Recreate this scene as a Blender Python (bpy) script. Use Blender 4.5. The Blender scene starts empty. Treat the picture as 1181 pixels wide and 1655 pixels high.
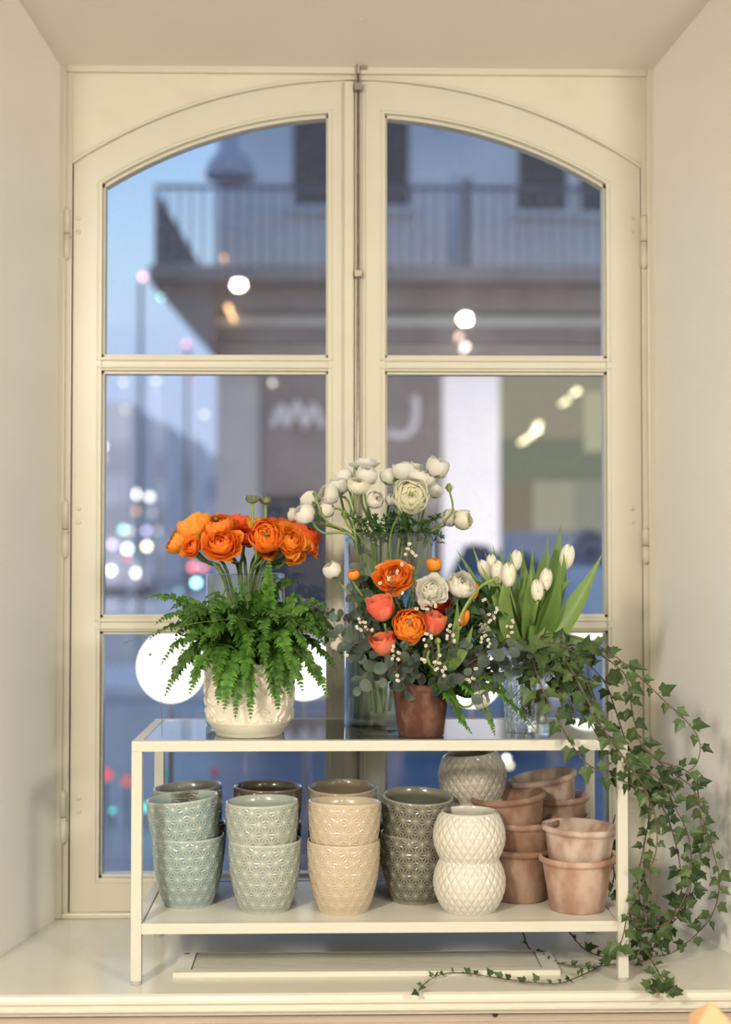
import bpy, math, random
import numpy as np
from mathutils import Vector, Matrix
random.seed(7)
R_ = math.radians
# ------------------------------------------------------------------ camera, world, light, exposure
F = 2250.0
PITCH, YAW = R_(1.59), R_(1.286)
ROT = Matrix.Rotation(-YAW, 3, 'Z') @ Matrix.Rotation(R_(90) + PITCH, 3, 'X')
def ray(px, py):
    return ROT @ Vector(((px - 590.5) / F, -(py - 827.5) / F, -1.0))
_d = ray(212, 1593); CZ = -_d.z / _d.y * 2.80            # camera height above the sill board (z = 0)
CAM = Vector((0, 0, CZ))
def at(px, py, Y):
    d = ray(px, py); return CAM + d * (Y / d.y)
def at_z(px, py, z):
    d = ray(px, py); return CAM + d * ((z - CZ) / d.z)
def pxm(Y): return Y / F                                   # metres per pixel at depth Y

sc = bpy.context.scene
COL = sc.collection
cam = bpy.data.cameras.new('camera'); camo = bpy.data.objects.new('camera', cam); COL.objects.link(camo)
camo.location = CAM; camo.rotation_euler = ROT.to_euler()
cam.sensor_fit = 'VERTICAL'; cam.sensor_height = 36.0; cam.lens = 36.0 * F / 1655.0
cam.clip_start = .05; cam.clip_end = 400
cam.dof.use_dof = True; cam.dof.focus_distance = 2.90; cam.dof.aperture_fstop = 1.65
sc.camera = camo
sc.view_settings.view_transform = 'Standard'; sc.view_settings.look = 'None'
sc.view_settings.gamma = 1; sc.view_settings.exposure = -0.22; sc.view_settings.use_curve_mapping = False
sc.cycles.transparent_max_bounces = 24; sc.cycles.max_bounces = 10
sc.cycles.caustics_reflective = False; sc.cycles.caustics_refractive = False

w = bpy.data.worlds.new('dusk_sky'); sc.world = w; w.use_nodes = True
nt = w.node_tree; nt.nodes.clear()
tc = nt.nodes.new('ShaderNodeTexCoord'); sp = nt.nodes.new('ShaderNodeSeparateXYZ')
cr = nt.nodes.new('ShaderNodeValToRGB'); bg = nt.nodes.new('ShaderNodeBackground'); wo = nt.nodes.new('ShaderNodeOutputWorld')
nt.links.new(tc.outputs['Generated'], sp.inputs[0]); nt.links.new(sp.outputs['Z'], cr.inputs[0])
el = cr.color_ramp.elements
el[0].position = 0.0; el[0].color = (.55, .62, .86, 1)
el[1].position = 1.0; el[1].color = (.14, .30, .72, 1)
e = el.new(.13); e.color = (.50, .64, .93, 1)
e = el.new(.20); e.color = (.50, .72, .97, 1)
e = el.new(.28); e.color = (.36, .60, .95, 1)
nt.links.new(cr.outputs[0], bg.inputs[0]); bg.inputs[1].default_value = 1.20
nt.links.new(bg.outputs[0], wo.inputs[0])

WARM = (1.0, .88, .68)
def area(name, loc, power, size, color, target=None, spread=180):
    l = bpy.data.lights.new(name, 'AREA'); l.shape = 'DISK'; l.size = size; l.energy = power; l.color = color; l.spread = R_(spread)
    o = bpy.data.objects.new(name, l); COL.objects.link(o); o.location = loc
    if target is not None:
        o.rotation_euler = (Vector(target) - Vector(loc)).to_track_quat('-Z', 'Y').to_euler()
    return o
area('ceiling_spot_main', (-1.45, -.35, 2.02), 16, .26, WARM, (.05, 3.0, -.55), 80)
area('ceiling_spot_right', (.66, -.28, 2.03), 3, .07, WARM, (.1, 3.0, -.2), 90)
area('ceiling_spot_near', (-.42, .60, 2.03), 1.8, .07, WARM, (-.1, 3.0, -.2), 90)
area('shop_ceiling_panel', (-1.72, -.9, 2.0), 80, .45, (1.0, .915, .79), (-.6, 2.0, -.8))  # two unseen fill lights added to lift the reveals and frame
area('shop_ceiling_panel', (2.25, -.6, 2.0), 90, .5, (1.0, .915, .79), (-.3, 2.6, .2))

# ------------------------------------------------------------------ materials
def newmat(name):
    m = bpy.data.materials.new(name); m.use_nodes = True
    nt = m.node_tree; nt.nodes.clear()
    out = nt.nodes.new('ShaderNodeOutputMaterial')
    return m, nt, out
def N(nt, t, **kw):
    n = nt.nodes.new(t)
    for k, v in kw.items(): setattr(n, k, v)
    return n
def mat(name, col, rough=.5, col2=None, nscale=8, lo=.35, hi=.65, bump=0, bscale=60, tone=False, coat=0, metal=0,
        detail=4, stretch=None, rand=0, trans=0, tcol=None, spec=.5, sss=0):
    """Procedural principled surface: two colours mixed by noise (or by the mesh attribute 'tone'), fine bump."""
    m, nt, out = newmat(name)
    b = N(nt, 'ShaderNodeBsdfPrincipled'); L = nt.links.new
    b.inputs['Roughness'].default_value = rough; b.inputs['Metallic'].default_value = metal
    b.inputs['Coat Weight'].default_value = coat; b.inputs['Coat Roughness'].default_value = .08
    b.inputs['Specular IOR Level'].default_value = spec
    if sss:
        b.inputs['Subsurface Weight'].default_value = sss; b.inputs['Subsurface Radius'].default_value = (.01, .008, .005)
        b.inputs['Subsurface Scale'].default_value = .5
    tc = N(nt, 'ShaderNodeTexCoord'); vec = tc.outputs['Object']
    if stretch:
        mp = N(nt, 'ShaderNodeMapping'); mp.inputs['Scale'].default_value = stretch; L(vec, mp.inputs[0]); vec = mp.outputs[0]
    colout = None
    if col2 is not None:
        mx = N(nt, 'ShaderNodeMix', data_type='RGBA')
        mx.inputs[6].default_value = (*col, 1); mx.inputs[7].default_value = (*col2, 1)
        if tone:
            a = N(nt, 'ShaderNodeAttribute', attribute_name='tone'); L(a.outputs['Fac'], mx.inputs[0])
        else:
            nz = N(nt, 'ShaderNodeTexNoise'); nz.inputs['Scale'].default_value = nscale; nz.inputs['Detail'].default_value = detail
            L(vec, nz.inputs[0])
            mr = N(nt, 'ShaderNodeMapRange'); mr.inputs[1].default_value = lo; mr.inputs[2].default_value = hi
            L(nz.outputs[0], mr.inputs[0]); L(mr.outputs[0], mx.inputs[0])
        colout = mx.outputs[2]
    if rand and colout is not None:
        oi = N(nt, 'ShaderNodeObjectInfo'); hs = N(nt, 'ShaderNodeHueSaturation')
        mr2 = N(nt, 'ShaderNodeMapRange'); mr2.inputs[3].default_value = 1 - rand; mr2.inputs[4].default_value = 1 + rand
        L(oi.outputs['Random'], mr2.inputs[0]); L(mr2.outputs[0], hs.inputs['Value']); L(colout, hs.inputs['Color']); colout = hs.outputs[0]
    if colout is not None: L(colout, b.inputs['Base Color'])
    else: b.inputs['Base Color'].default_value = (*col, 1)
    if bump:
        nb = N(nt, 'ShaderNodeTexNoise'); nb.inputs['Scale'].default_value = bscale; nb.inputs['Detail'].default_value = 3
        L(vec, nb.inputs[0]); bp = N(nt, 'ShaderNodeBump'); bp.inputs['Strength'].default_value = bump; bp.inputs['Distance'].default_value = .002
        L(nb.outputs[0], bp.inputs['Height']); L(bp.outputs[0], b.inputs['Normal'])
    if trans:
        tr = N(nt, 'ShaderNodeBsdfTranslucent'); ms = N(nt, 'ShaderNodeMixShader'); ms.inputs[0].default_value = trans
        if colout is not None and tcol is None: L(colout, tr.inputs[0])
        else: tr.inputs[0].default_value = (*(tcol or col), 1)
        L(b.outputs[0], ms.inputs[1]); L(tr.outputs[0], ms.inputs[2]); L(ms.outputs[0], out.inputs[0])
    else: L(b.outputs[0], out.inputs[0])
    return m
def glassmat(name, tint=(.97, .985, .98), refl=1.0, dust=0, ior=1.52, base=0.0, pw_=5.0):
    """thin clear glass: what is seen straight passes, what is seen at a slant mirrors; a little dust on top"""
    m, nt, out = newmat(name); L = nt.links.new
    t = N(nt, 'ShaderNodeBsdfTransparent'); t.inputs[0].default_value = (*tint, 1)
    g = N(nt, 'ShaderNodeBsdfGlossy'); g.inputs['Roughness'].default_value = .015
    lw = N(nt, 'ShaderNodeLayerWeight'); lw.inputs[0].default_value = .5
    pw = N(nt, 'ShaderNodeMath', operation='POWER'); pw.inputs[1].default_value = pw_; L(lw.outputs['Facing'], pw.inputs[0])
    fr = N(nt, 'ShaderNodeMath', operation='MULTIPLY_ADD'); fr.inputs[1].default_value = .9; fr.inputs[2].default_value = ((ior - 1) / (ior + 1)) ** 2; L(pw.outputs[0], fr.inputs[0])
    mu = N(nt, 'ShaderNodeMath', operation='MULTIPLY_ADD'); mu.inputs[1].default_value = refl; mu.inputs[2].default_value = base; L(fr.outputs[0], mu.inputs[0])
    ms = N(nt, 'ShaderNodeMixShader'); L(mu.outputs[0], ms.inputs[0]); L(t.outputs[0], ms.inputs[1]); L(g.outputs[0], ms.inputs[2])
    res = ms.outputs[0]
    if dust:
        d = N(nt, 'ShaderNodeBsdfDiffuse'); d.inputs[0].default_value = (.75, .75, .75, 1)
        tc = N(nt, 'ShaderNodeTexCoord'); nz = N(nt, 'ShaderNodeTexNoise'); nz.inputs['Scale'].default_value = 90; nz.inputs['Detail'].default_value = 6
        L(tc.outputs['Object'], nz.inputs[0]); mr = N(nt, 'ShaderNodeMapRange')
        mr.inputs[1].default_value = .5; mr.inputs[2].default_value = .8; mr.inputs[3].default_value = dust * .5; mr.inputs[4].default_value = dust * 3
        L(nz.outputs[0], mr.inputs[0]); m2 = N(nt, 'ShaderNodeMixShader'); L(mr.outputs[0], m2.inputs[0]); L(res, m2.inputs[1]); L(d.outputs[0], m2.inputs[2]); res = m2.outputs[0]
    L(res, out.inputs[0]); return m
def emit(name, col, strength, sample=False):
    m, nt, out = newmat(name)
    e = N(nt, 'ShaderNodeEmission'); e.inputs[0].default_value = (*col, 1); e.inputs[1].default_value = strength
    nt.links.new(e.outputs[0], out.inputs[0])
    if not sample: m.cycles.emission_sampling = 'NONE'
    return m

M = {}
M['paint'] = mat('cream_gloss_paint', (.655, .635, .54), .35, (.63, .605, .51), 5, bump=.06, bscale=45)
M['spandrel'] = mat('cream_panel_paint', (.70, .665, .56), .5, (.65, .60, .50), 9, lo=.5, hi=.75, bump=.12, bscale=30)
M['plaster'] = mat('off_white_wallpaper', (.85, .83, .78), .75, (.83, .81, .76), 3, bump=.35, bscale=260, stretch=(1, 1, 2.5))
M['room'] = mat('room_cream_wall', (.80, .76, .69), .8, (.78, .74, .67), 3)
M['ceilingm'] = mat('matt_ceiling_paint', (.74, .70, .62), .8, (.72, .68, .60), 3, bump=.2, bscale=200)
M['sill'] = mat('cream_sill_lacquer', (.68, .67, .59), .22, (.65, .64, .56), 4, bump=.05, bscale=25)
M['apron'] = mat('beige_panel_paint', (.50, .42, .35), .5, (.46, .39, .32), 6, bump=.1)
M['floorm'] = mat('pale_washed_floor', (.82, .80, .76), .5, (.74, .72, .68), 6, stretch=(1, 8, 1))
M['metalw'] = mat('white_powder_coat', (.61, .60, .535), .35, (.595, .585, .52), 20, bump=.05, bscale=300)
M['shelfw'] = mat('white_shelf_sheet', (.68, .67, .61), .3, (.66, .65, .59), 5)
M['foot'] = mat('grey_plastic_foot', (.42, .42, .40), .4)
M['tableglass'] = glassmat('clear_tabletop_glass', (.86, .91, .90), 1.6)
M['pane'] = glassmat('window_pane_glass', (.96, .975, .98), 1.7, .02)
M['vaseglass'] = glassmat('clear_vase_glass', (.92, .955, .945), 1.2, base=.02, pw_=2.6)
M['water'] = glassmat('vase_water', (.88, .93, .90), .5, ior=1.33)
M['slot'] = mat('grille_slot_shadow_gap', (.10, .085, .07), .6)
M['grille'] = mat('cream_enamel_grille', (.46, .435, .37), .35)
M['steel'] = mat('worn_grey_steel', (.42, .38, .32), .38, (.30, .27, .23), 60, metal=.85, bump=.1)
M['black'] = mat('black_rubber', (.02, .02, .02), .5)
M['hingegap'] = mat('dark_hinge_joint', (.16, .13, .10), .6)
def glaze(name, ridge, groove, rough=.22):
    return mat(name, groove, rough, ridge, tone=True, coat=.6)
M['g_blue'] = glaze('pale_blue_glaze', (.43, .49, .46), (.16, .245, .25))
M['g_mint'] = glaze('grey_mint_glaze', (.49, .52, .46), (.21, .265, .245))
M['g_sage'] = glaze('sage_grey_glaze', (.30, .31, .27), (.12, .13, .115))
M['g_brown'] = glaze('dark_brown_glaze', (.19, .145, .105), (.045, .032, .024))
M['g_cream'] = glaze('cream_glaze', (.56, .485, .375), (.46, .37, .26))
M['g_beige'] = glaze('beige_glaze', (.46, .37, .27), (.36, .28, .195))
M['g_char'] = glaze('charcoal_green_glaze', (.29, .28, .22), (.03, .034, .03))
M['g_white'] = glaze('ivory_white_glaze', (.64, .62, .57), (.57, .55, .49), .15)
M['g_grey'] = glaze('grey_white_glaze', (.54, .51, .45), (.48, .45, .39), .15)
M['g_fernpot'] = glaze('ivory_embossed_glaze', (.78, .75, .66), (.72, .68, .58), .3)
def terra(name, a, b, lo=.42, hi=.62, sc=18):
    return mat(name, a, .9, b, sc, lo, hi, bump=.7, bscale=70, detail=9, rand=.08, stretch=(1, 1, .7))
M['t_pink'] = terra('chalky_pink_terracotta', (.36, .215, .155), (.52, .385, .315))
M['t_warm'] = terra('warm_brown_terracotta', (.22, .12, .078), (.40, .275, .205), .40, .68)
M['t_pale'] = terra('bleached_terracotta', (.32, .20, .15), (.56, .46, .395), .36, .58)
M['t_red'] = terra('dark_red_terracotta', (.10, .036, .024), (.30, .17, .13), .48, .80, 26)
M['soil'] = mat('potting_soil', (.03, .02, .012), .9, (.06, .04, .025), 80, bump=1)
def leafm(name, a, b, rough=.42, trans=.25, rand=.12):
    return mat(name, a, rough, b, tone=True, trans=trans, rand=rand, spec=.4)
M['fern'] = leafm('bright_fern_green', (.018, .07, .010), (.125, .30, .04), rand=.3)
M['fernstem'] = mat('fern_rachis', (.10, .16, .04), .5)
M['ivy'] = leafm('ivy_green', (.018, .048, .016), (.11, .18, .055), .4, .2)
M['ivystem'] = mat('purple_brown_ivy_stem', (.09, .045, .035), .55, (.16, .11, .06), 40)
M['euc'] = leafm('blue_grey_eucalyptus', (.035, .062, .048), (.11, .155, .125), .55, .12)
M['eucstem'] = mat('brown_red_twig', (.14, .07, .045), .5)
M['stem'] = mat('green_flower_stem', (.17, .28, .06), .45, (.26, .36, .11), 30, trans=.1)
M['stemd'] = mat('deep_green_flower_stem', (.10, .17, .045), .45, (.15, .24, .07), 30)
M['tleaf'] = leafm('tulip_leaf_green', (.11, .22, .05), (.30, .44, .13), .38, .3, .08)
M['rleaf'] = leafm('dark_cut_foliage', (.02, .06, .015), (.06, .14, .035), .45, .2)
M['sepal'] = mat('green_sepal', (.20, .32, .08), .5, (.32, .42, .14), 40, trans=.2)
M['p_white'] = mat('white_petal', (.90, .89, .76), .5, (.94, .93, .89), tone=True, trans=.5, rand=.04)
M['p_cream'] = mat('cream_yellow_petal', (.88, .88, .64), .5, (.94, .93, .82), tone=True, trans=.45)
M['p_orange'] = mat('orange_petal', (.84, .12, .01), .5, (.96, .33, .04), tone=True, trans=.3, rand=.08)
M['p_amber'] = mat('amber_orange_petal', (.90, .26, .02), .5, (.93, .38, .05), tone=True, trans=.3, rand=.06)
M['p_red'] = mat('red_orange_petal', (.72, .045, .01), .5, (.90, .14, .02), tone=True, trans=.3, rand=.06)
M['p_peach'] = mat('peach_coral_petal', (.86, .13, .08), .5, (.94, .50, .28), tone=True, trans=.3, rand=.05)
M['p_tulip'] = mat('white_tulip_petal', (.86, .86, .64), .42, (.92, .90, .82), tone=True, trans=.3)
M['wax'] = mat('waxflower_petal', (.88, .85, .78), .5, trans=.2)
M['waxc'] = mat('waxflower_centre', (.16, .07, .04), .6)
M['seed'] = mat('green_seed_head', (.10, .16, .07), .6, (.20, .22, .11), 90)
M['peachpaper'] = mat('peach_paper', (.85, .52, .30), .7, (.80, .48, .28), 10)

# crystal: real refracting glass
m, nt, out = newmat('cut_crystal'); g = N(nt, 'ShaderNodeBsdfGlass'); g.inputs['IOR'].default_value = 1.5; g.inputs['Roughness'].default_value = .02
g.inputs[0].default_value = (.94, .97, .96, 1); t = N(nt, 'ShaderNodeBsdfTransparent'); ms = N(nt, 'ShaderNodeMixShader'); ms.inputs[0].default_value = .35
nt.links.new(g.outputs[0], ms.inputs[1]); nt.links.new(t.outputs[0], ms.inputs[2]); nt.links.new(ms.outputs[0], out.inputs[0]); M['crystal'] = m

# ------------------------------------------------------------------ mesh helpers
class MB:
    def __init__(s): s.v = []; s.f = []; s.mi = []; s.t = []
    def add(s, vs, fs, mi=0, tone=.5):
        o = len(s.v); s.v.extend([tuple(p) for p in vs])
        s.f.extend([tuple(i + o for i in f) for f in fs]); s.mi.extend([mi] * len(fs))
        if isinstance(tone, (int, float)): s.t.extend([tone] * len(vs))
        else: s.t.extend(tone)
    def box(s, x0, x1, y0, y1, z0, z1, mi=0):
        vs = [(x, y, z) for x in (x0, x1) for y in (y0, y1) for z in (z0, z1)]
        s.add(vs, [(0, 1, 3, 2), (4, 6, 7, 5), (0, 4, 5, 1), (2, 3, 7, 6), (0, 2, 6, 4), (1, 5, 7, 3)], mi)
    def prism(s, pts, y0, y1, mi=0):
        """extrude an X-Z polygon from depth y0 to y1"""
        n = len(pts); vs = [(p[0], y0, p[1]) for p in pts] + [(p[0], y1, p[1]) for p in pts]
        fs = [tuple(range(n)), tuple(range(2 * n - 1, n - 1, -1))] + [(i, (i + 1) % n, n + (i + 1) % n, n + i) for i in range(n)]
        s.add(vs, fs, mi)
    def tube(s, pts, r, sides=6, mi=0, tone=.5, caps=True):
        pts = [Vector(p) for p in pts]; n = len(pts); rs = r if isinstance(r, (list, tuple)) else [r] * n
        vs = []; ref = Vector((.13, .31, .94)); T0 = (pts[1] - pts[0]).normalized()
        if abs(T0.dot(ref)) > .9: ref = Vector((1, .1, 0))
        u = T0.cross(ref).normalized()
        for i in range(n):
            T = (pts[min(i + 1, n - 1)] - pts[max(i - 1, 0)]).normalized()
            u = (u - T * u.dot(T)).normalized(); w_ = T.cross(u)
            for k in range(sides):
                a = 2 * math.pi * k / sides; vs.append(pts[i] + (u * math.cos(a) + w_ * math.sin(a)) * rs[i])
        fs = [(i * sides + k, i * sides + (k + 1) % sides, (i + 1) * sides + (k + 1) % sides, (i + 1) * sides + k) for i in range(n - 1) for k in range(sides)]
        if caps: fs += [tuple(range(sides - 1, -1, -1)), tuple((n - 1) * sides + k for k in range(sides))]
        s.add(vs, fs, mi, tone)
    def lathe(s, prof, seg=48, c=(0, 0, 0), mi=0, tone=.5, closed=False):
        n = len(prof); vs = []
        for r, z in prof:
            for k in range(seg):
                a = 2 * math.pi * k / seg; vs.append((c[0] + r * math.cos(a), c[1] + r * math.sin(a), c[2] + z))
        fs = [(i * seg + k, i * seg + (k + 1) % seg, (i + 1) * seg + (k + 1) % seg, (i + 1) * seg + k) for i in range(n - 1) for k in range(seg)]
        if closed: fs += [((n - 1) * seg + k, (n - 1) * seg + (k + 1) % seg, (k + 1) % seg, k) for k in range(seg)]
        s.add(vs, fs, mi, tone)
    def ball(s, c, r, seg=10, rings=6, mi=0, tone=.5, sc_=(1, 1, 1)):
        c = Vector(c); vs = []
        for i in range(rings + 1):
            p = math.pi * i / rings
            for k in range(seg):
                a = 2 * math.pi * k / seg
                vs.append(c + Vector((r * sc_[0] * math.sin(p) * math.cos(a), r * sc_[1] * math.sin(p) * math.sin(a), r * sc_[2] * math.cos(p))))
        s.add(vs, [(i * seg + k, (i + 1) * seg + k, (i + 1) * seg + (k + 1) % seg, i * seg + (k + 1) % seg) for i in range(rings) for k in range(seg)], mi, tone)
    def build(s, name, mats, parent=None, smooth=True, bevel=0, loc=None, angle=None):
        me = bpy.data.meshes.new(name); me.from_pydata(s.v, [], s.f)
        if not isinstance(mats, (list, tuple)): mats = [mats]
        for q in mats: me.materials.append(q)
        if any(s.mi): me.polygons.foreach_set('material_index', s.mi)
        a = me.attributes.new('tone', 'FLOAT', 'POINT'); a.data.foreach_set('value', s.t)
        me.polygons.foreach_set('use_smooth', [smooth] * len(s.f)); me.update()
        o = bpy.data.objects.new(name, me); COL.objects.link(o)
        if parent is not None: o.parent = parent
        if loc is not None: o.location = loc
        if bevel:
            b = o.modifiers.new('bevel', 'BEVEL'); b.width = bevel; b.segments = 2; b.limit_method = 'ANGLE'; b.angle_limit = R_(40)
        return o
def empty(name, loc=(0, 0, 0)):
    o = bpy.data.objects.new(name, None); o.empty_display_size = .02; COL.objects.link(o); o.location = loc; return o
def tag(o, label, cat, group=None, kind=None):
    o['label'] = label; o['category'] = cat
    if group: o['group'] = group
    if kind: o['kind'] = kind
    return o
def struct(o, label=None, cat=None):
    o['kind'] = 'structure'
    if label: o['label'] = label
    if cat: o['category'] = cat
    return o
def copy_tree(o, parent=None):
    c = o.copy(); COL.objects.link(c); c.parent = parent
    for ch in list(o.children): copy_tree(ch, c)
    return c
def bez(p0, p1, p2, n=10, p3=None):
    out = []
    for i in range(n + 1):
        t = i / n
        if p3 is None: out.append(p0 * (1 - t) ** 2 + p1 * 2 * t * (1 - t) + p2 * t * t)
        else: out.append(p0 * (1 - t) ** 3 + p1 * 3 * t * (1 - t) ** 2 + p2 * 3 * t * t * (1 - t) + p3 * t ** 3)
    return out
def spline(pts, step=.012):
    """Catmull-Rom through the points, even steps"""
    P = [Vector(p) for p in pts]; P = [P[0] * 2 - P[1]] + P + [P[-1] * 2 - P[-2]]; out = []
    for i in range(1, len(P) - 2):
        n = max(2, int((P[i + 1] - P[i]).length / step))
        for k in range(n):
            t = k / n; a, b, c, d = P[i - 1:i + 3]
            out.append(.5 * ((2 * b) + (c - a) * t + (2 * a - 5 * b + 4 * c - d) * t * t + (3 * b - a - 3 * c + d) * t ** 3))
    out.append(P[-2]); return out
def rnd(a, b): return random.uniform(a, b)

# ------------------------------------------------------------------ room and window wall (structure)
YF = 3.31                       # face of the fixed window frame
xl, xr = at(95, 800, YF).x, at(1056, 800, YF).x
ztop = at(576, 112, YF).z; zbot = 0.0
YW = 2.775                      # inner face of the shop wall
spl, spr, spt = .19, .27, .26
dl = YF - YW
XL, XR, ZT = xl - spl * dl, xr + spr * dl, ztop + spt * dl
b = MB(); b.add([(xl, YF, -.02), (XL, YW, -.02), (XL, YW, ZT), (xl, YF, ztop)], [(0, 1, 2, 3)])
b.add([(XL, YW, -.02), (-2.6, YW, -.02), (-2.6, YW, 2.1), (XL, YW, 2.1)], [(0, 1, 2, 3)])
b.add([(XL, YW, ZT), (XL, YW, 2.1), (0, YW, 2.1), (0, YW, ZT)], [(0, 1, 2, 3)])
struct(b.build('wall_left', M['plaster'], smooth=False), 'off-white splayed plaster reveal left of the arched window', 'wall')
b = MB(); b.add([(xr, YF, -.02), (XR, YW, -.02), (XR, YW, ZT), (xr, YF, ztop)], [(3, 2, 1, 0)])
b.add([(XR, YW, -.02), (2.6, YW, -.02), (2.6, YW, 2.1), (XR, YW, 2.1)], [(3, 2, 1, 0)])
b.add([(0, YW, ZT), (0, YW, 2.1), (XR, YW, 2.1), (XR, YW, ZT)], [(0, 1, 2, 3)])
struct(b.build('wall_right', M['plaster'], smooth=False), 'off-white papered reveal right of the arched window', 'wall')
b = MB(); b.add([(xl, YF, ztop), (XL, YW, ZT), (XR, YW, ZT), (xr, YF, ztop)], [(0, 1, 2, 3)])
struct(b.build('ceiling_reveal', M['ceilingm'], smooth=False), 'sloping shaded plaster soffit above the window', 'ceiling')
bpy.data.objects['ceiling_reveal'].name = 'ceiling'
b = MB(); b.box(-2.6, 2.6, -2.6, YW, 2.1, 2.15)
struct(b.build('ceiling_room', M['ceilingm'], smooth=False), 'shop room ceiling', 'ceiling').name = 'ceiling.001'
b = MB(); b.box(-2.6, 2.6, -2.6, YW + .1, -.83, -.78)
struct(b.build('floor', M['floorm'], smooth=False), 'wooden shop floor', 'floor')
for nm, bx in (('wall_side', (-2.65, -2.6, -2.6, YW)), ('wall_side', (2.6, 2.65, -2.6, YW)), ('wall_back', (-2.6, 2.6, -2.65, -2.6))):
    b = MB(); b.box(bx[0], bx[1], bx[2], bx[3], -.8, 2.12); struct(b.build(nm, M['room'], smooth=False), 'cream shop wall behind the viewer', 'wall')
# outer skin behind the reveal so no daylight leaks round the frame
b = MB()
b.box(-2.7, xl - .002, YF + .005, YF + .12, -.9, 2.3); b.box(xr + .002, 2.7, YF + .005, YF + .12, -.9, 2.3)
b.box(xl - .01, xr + .01, YF + .005, YF + .12, ztop + .002, 2.3); b.box(xl - .01, xr + .01, YF + .005, YF + .12, -.9, -.03)
struct(b.build('wall_outer', M['room'], smooth=False), 'masonry around the window opening', 'wall')
# panelling below the sill with thin mouldings
b = MB(); b.box(-2.6, 2.6, YW, YW + .05, -.8, -.03)
zap = at(590, 1641, YW).z
for q in range(3):
    b.tube([(-2.6, YW - .001, zap - .011 * q), (2.6, YW - .001, zap - .011 * q)], .003, 6)
struct(b.build('wall_apron', M['apron'], smooth=False), 'beige panelling with fine grooves under the sill', 'wall')
# sill board with moulded nose
b = MB(); ys = at_z(590, 1607, 0).y
prof = [(YF + .02, 0), (ys + .012, 0), (ys + .004, -.003), (ys, -.010), (ys + .001, -.017), (ys + .008, -.020), (ys + .010, -.024), (ys + .004, -.028), (ys + .006, -.034), (ys + .018, -.038), (ys + .022, -.046), (YF + .02, -.046)]
vs = []
for X in (-2.4, 2.4): vs += [(X, y, z) for y, z in prof]
n = len(prof); b.add(vs, [tuple(range(n)), tuple(range(2 * n - 1, n - 1, -1))] + [(i, n + i, n + (i + 1) % n, (i + 1) % n) for i in range(n)])
struct(b.build('trim_sill', M['sill'], smooth=False, bevel=.001), 'deep cream window sill board with rounded moulded front edge', 'window sill').name = 'trim_1'
c = at(800, 1640, YW - .004); b = MB(); b.ball(c, .0055, 12, 8, sc_=(1, .6, .9))
tag(b.build('screw_hole_plug', M['black']), 'small black round plug on the beige panelling under the sill', 'plug')
c = at(582, 32, 3.12); b = MB(); b.tube([c, c + Vector((0, 0, .012))], .0015); b.ball(c, .003)
tag(b.build('ceiling_nail', M['metalw']), 'tiny pale nail hanging from the soffit above the window', 'nail')

# ---- window
win = struct(empty('window_1', (0, YF, 0)), 'white painted arched casement window with two sashes and six panes', 'window')
def wb(bm, name, m, smooth=False, bevel=.0015, parent=None, label=None):
    o = bm.build(name, m, None, smooth, bevel); o.parent = parent or win
    o.matrix_parent_inverse = Matrix.Translation((-win.location)) if parent is None else Matrix.Identity(4)
    if label: o['label'] = label
    return o
YS = 3.325
def X_(px, Y=YS): return at(px, 850, Y).x
def Z_(py, Y=YS): return at(576, py, Y).z
xc = X_(577); zc_ = Z_(954)
RG = Z_(183) - zc_                       # glass arc radius
RS = RG + 51 * pxm(YS)                   # sash outer arc
def arc(R, x): return zc_ + math.sqrt(max(R * R - (x - xc) ** 2, 0))
def arcpts(R, x0, x1, n=22): return [(x0 + (x1 - x0) * i / n, arc(R, x0 + (x1 - x0) * i / n)) for i in range(n + 1)]
def rib(bm, inner, outer, y0, y1):
    """one solid curved strip between two equally long outlines"""
    n = len(inner); vs = []
    for a, c in zip(inner, outer): vs += [(a[0], y0, a[1]), (c[0], y0, c[1]), (c[0], y1, c[1]), (a[0], y1, a[1])]
    fs = [(i * 4 + k, (i + 1) * 4 + k, (i + 1) * 4 + (k + 1) % 4, i * 4 + (k + 1) % 4) for i in range(n - 1) for k in range(4)]
    bm.add(vs, fs + [(0, 1, 2, 3), tuple((n - 1) * 4 + k for k in (3, 2, 1, 0))])
# fixed frame
fxl, fxr = X_(115), X_(1037); ftop = arc(RS, xc); zb1 = Z_(1474)
b = MB()
b.box(xl - .03, fxl, YF, YF + .08, -.02, ztop + .03); b.box(fxr, xr + .03, YF, YF + .08, -.02, ztop + .03)
b.box(xl, xr, YF, YF + .08, -.005, zb1)
wb(b, 'window_frame', M['paint'])
b = MB(); ap = arcpts(RS + .002, fxl, fxr, 44)
rib(b, ap, [(p[0], ztop + .03) for p in ap], YF + .004, YF + .07)
wb(b, 'arched_panel', M['spandrel'], bevel=0)
b = MB()
bw = 9 * pxm(YF)
b.box(xl - .006, xl + bw, YF - .008, YF + .01, 0, ztop + .006); b.box(xr - bw, xr + .006, YF - .008, YF + .01, 0, ztop + .006)
b.box(xl + bw, xr - bw, YF - .008, YF + .01, ztop - bw, ztop + .006); b.box(xl + bw, xr - bw, YF - .008, YF + .01, 0, bw)
wb(b, 'frame_bead', M['paint'], bevel=.003)
b = MB(); rib(b, arcpts(RS, fxl, fxr, 44), arcpts(RS + .006, fxl, fxr, 44), YF - .003, YF + .02)
wb(b, 'arch_bead', M['paint'])
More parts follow.
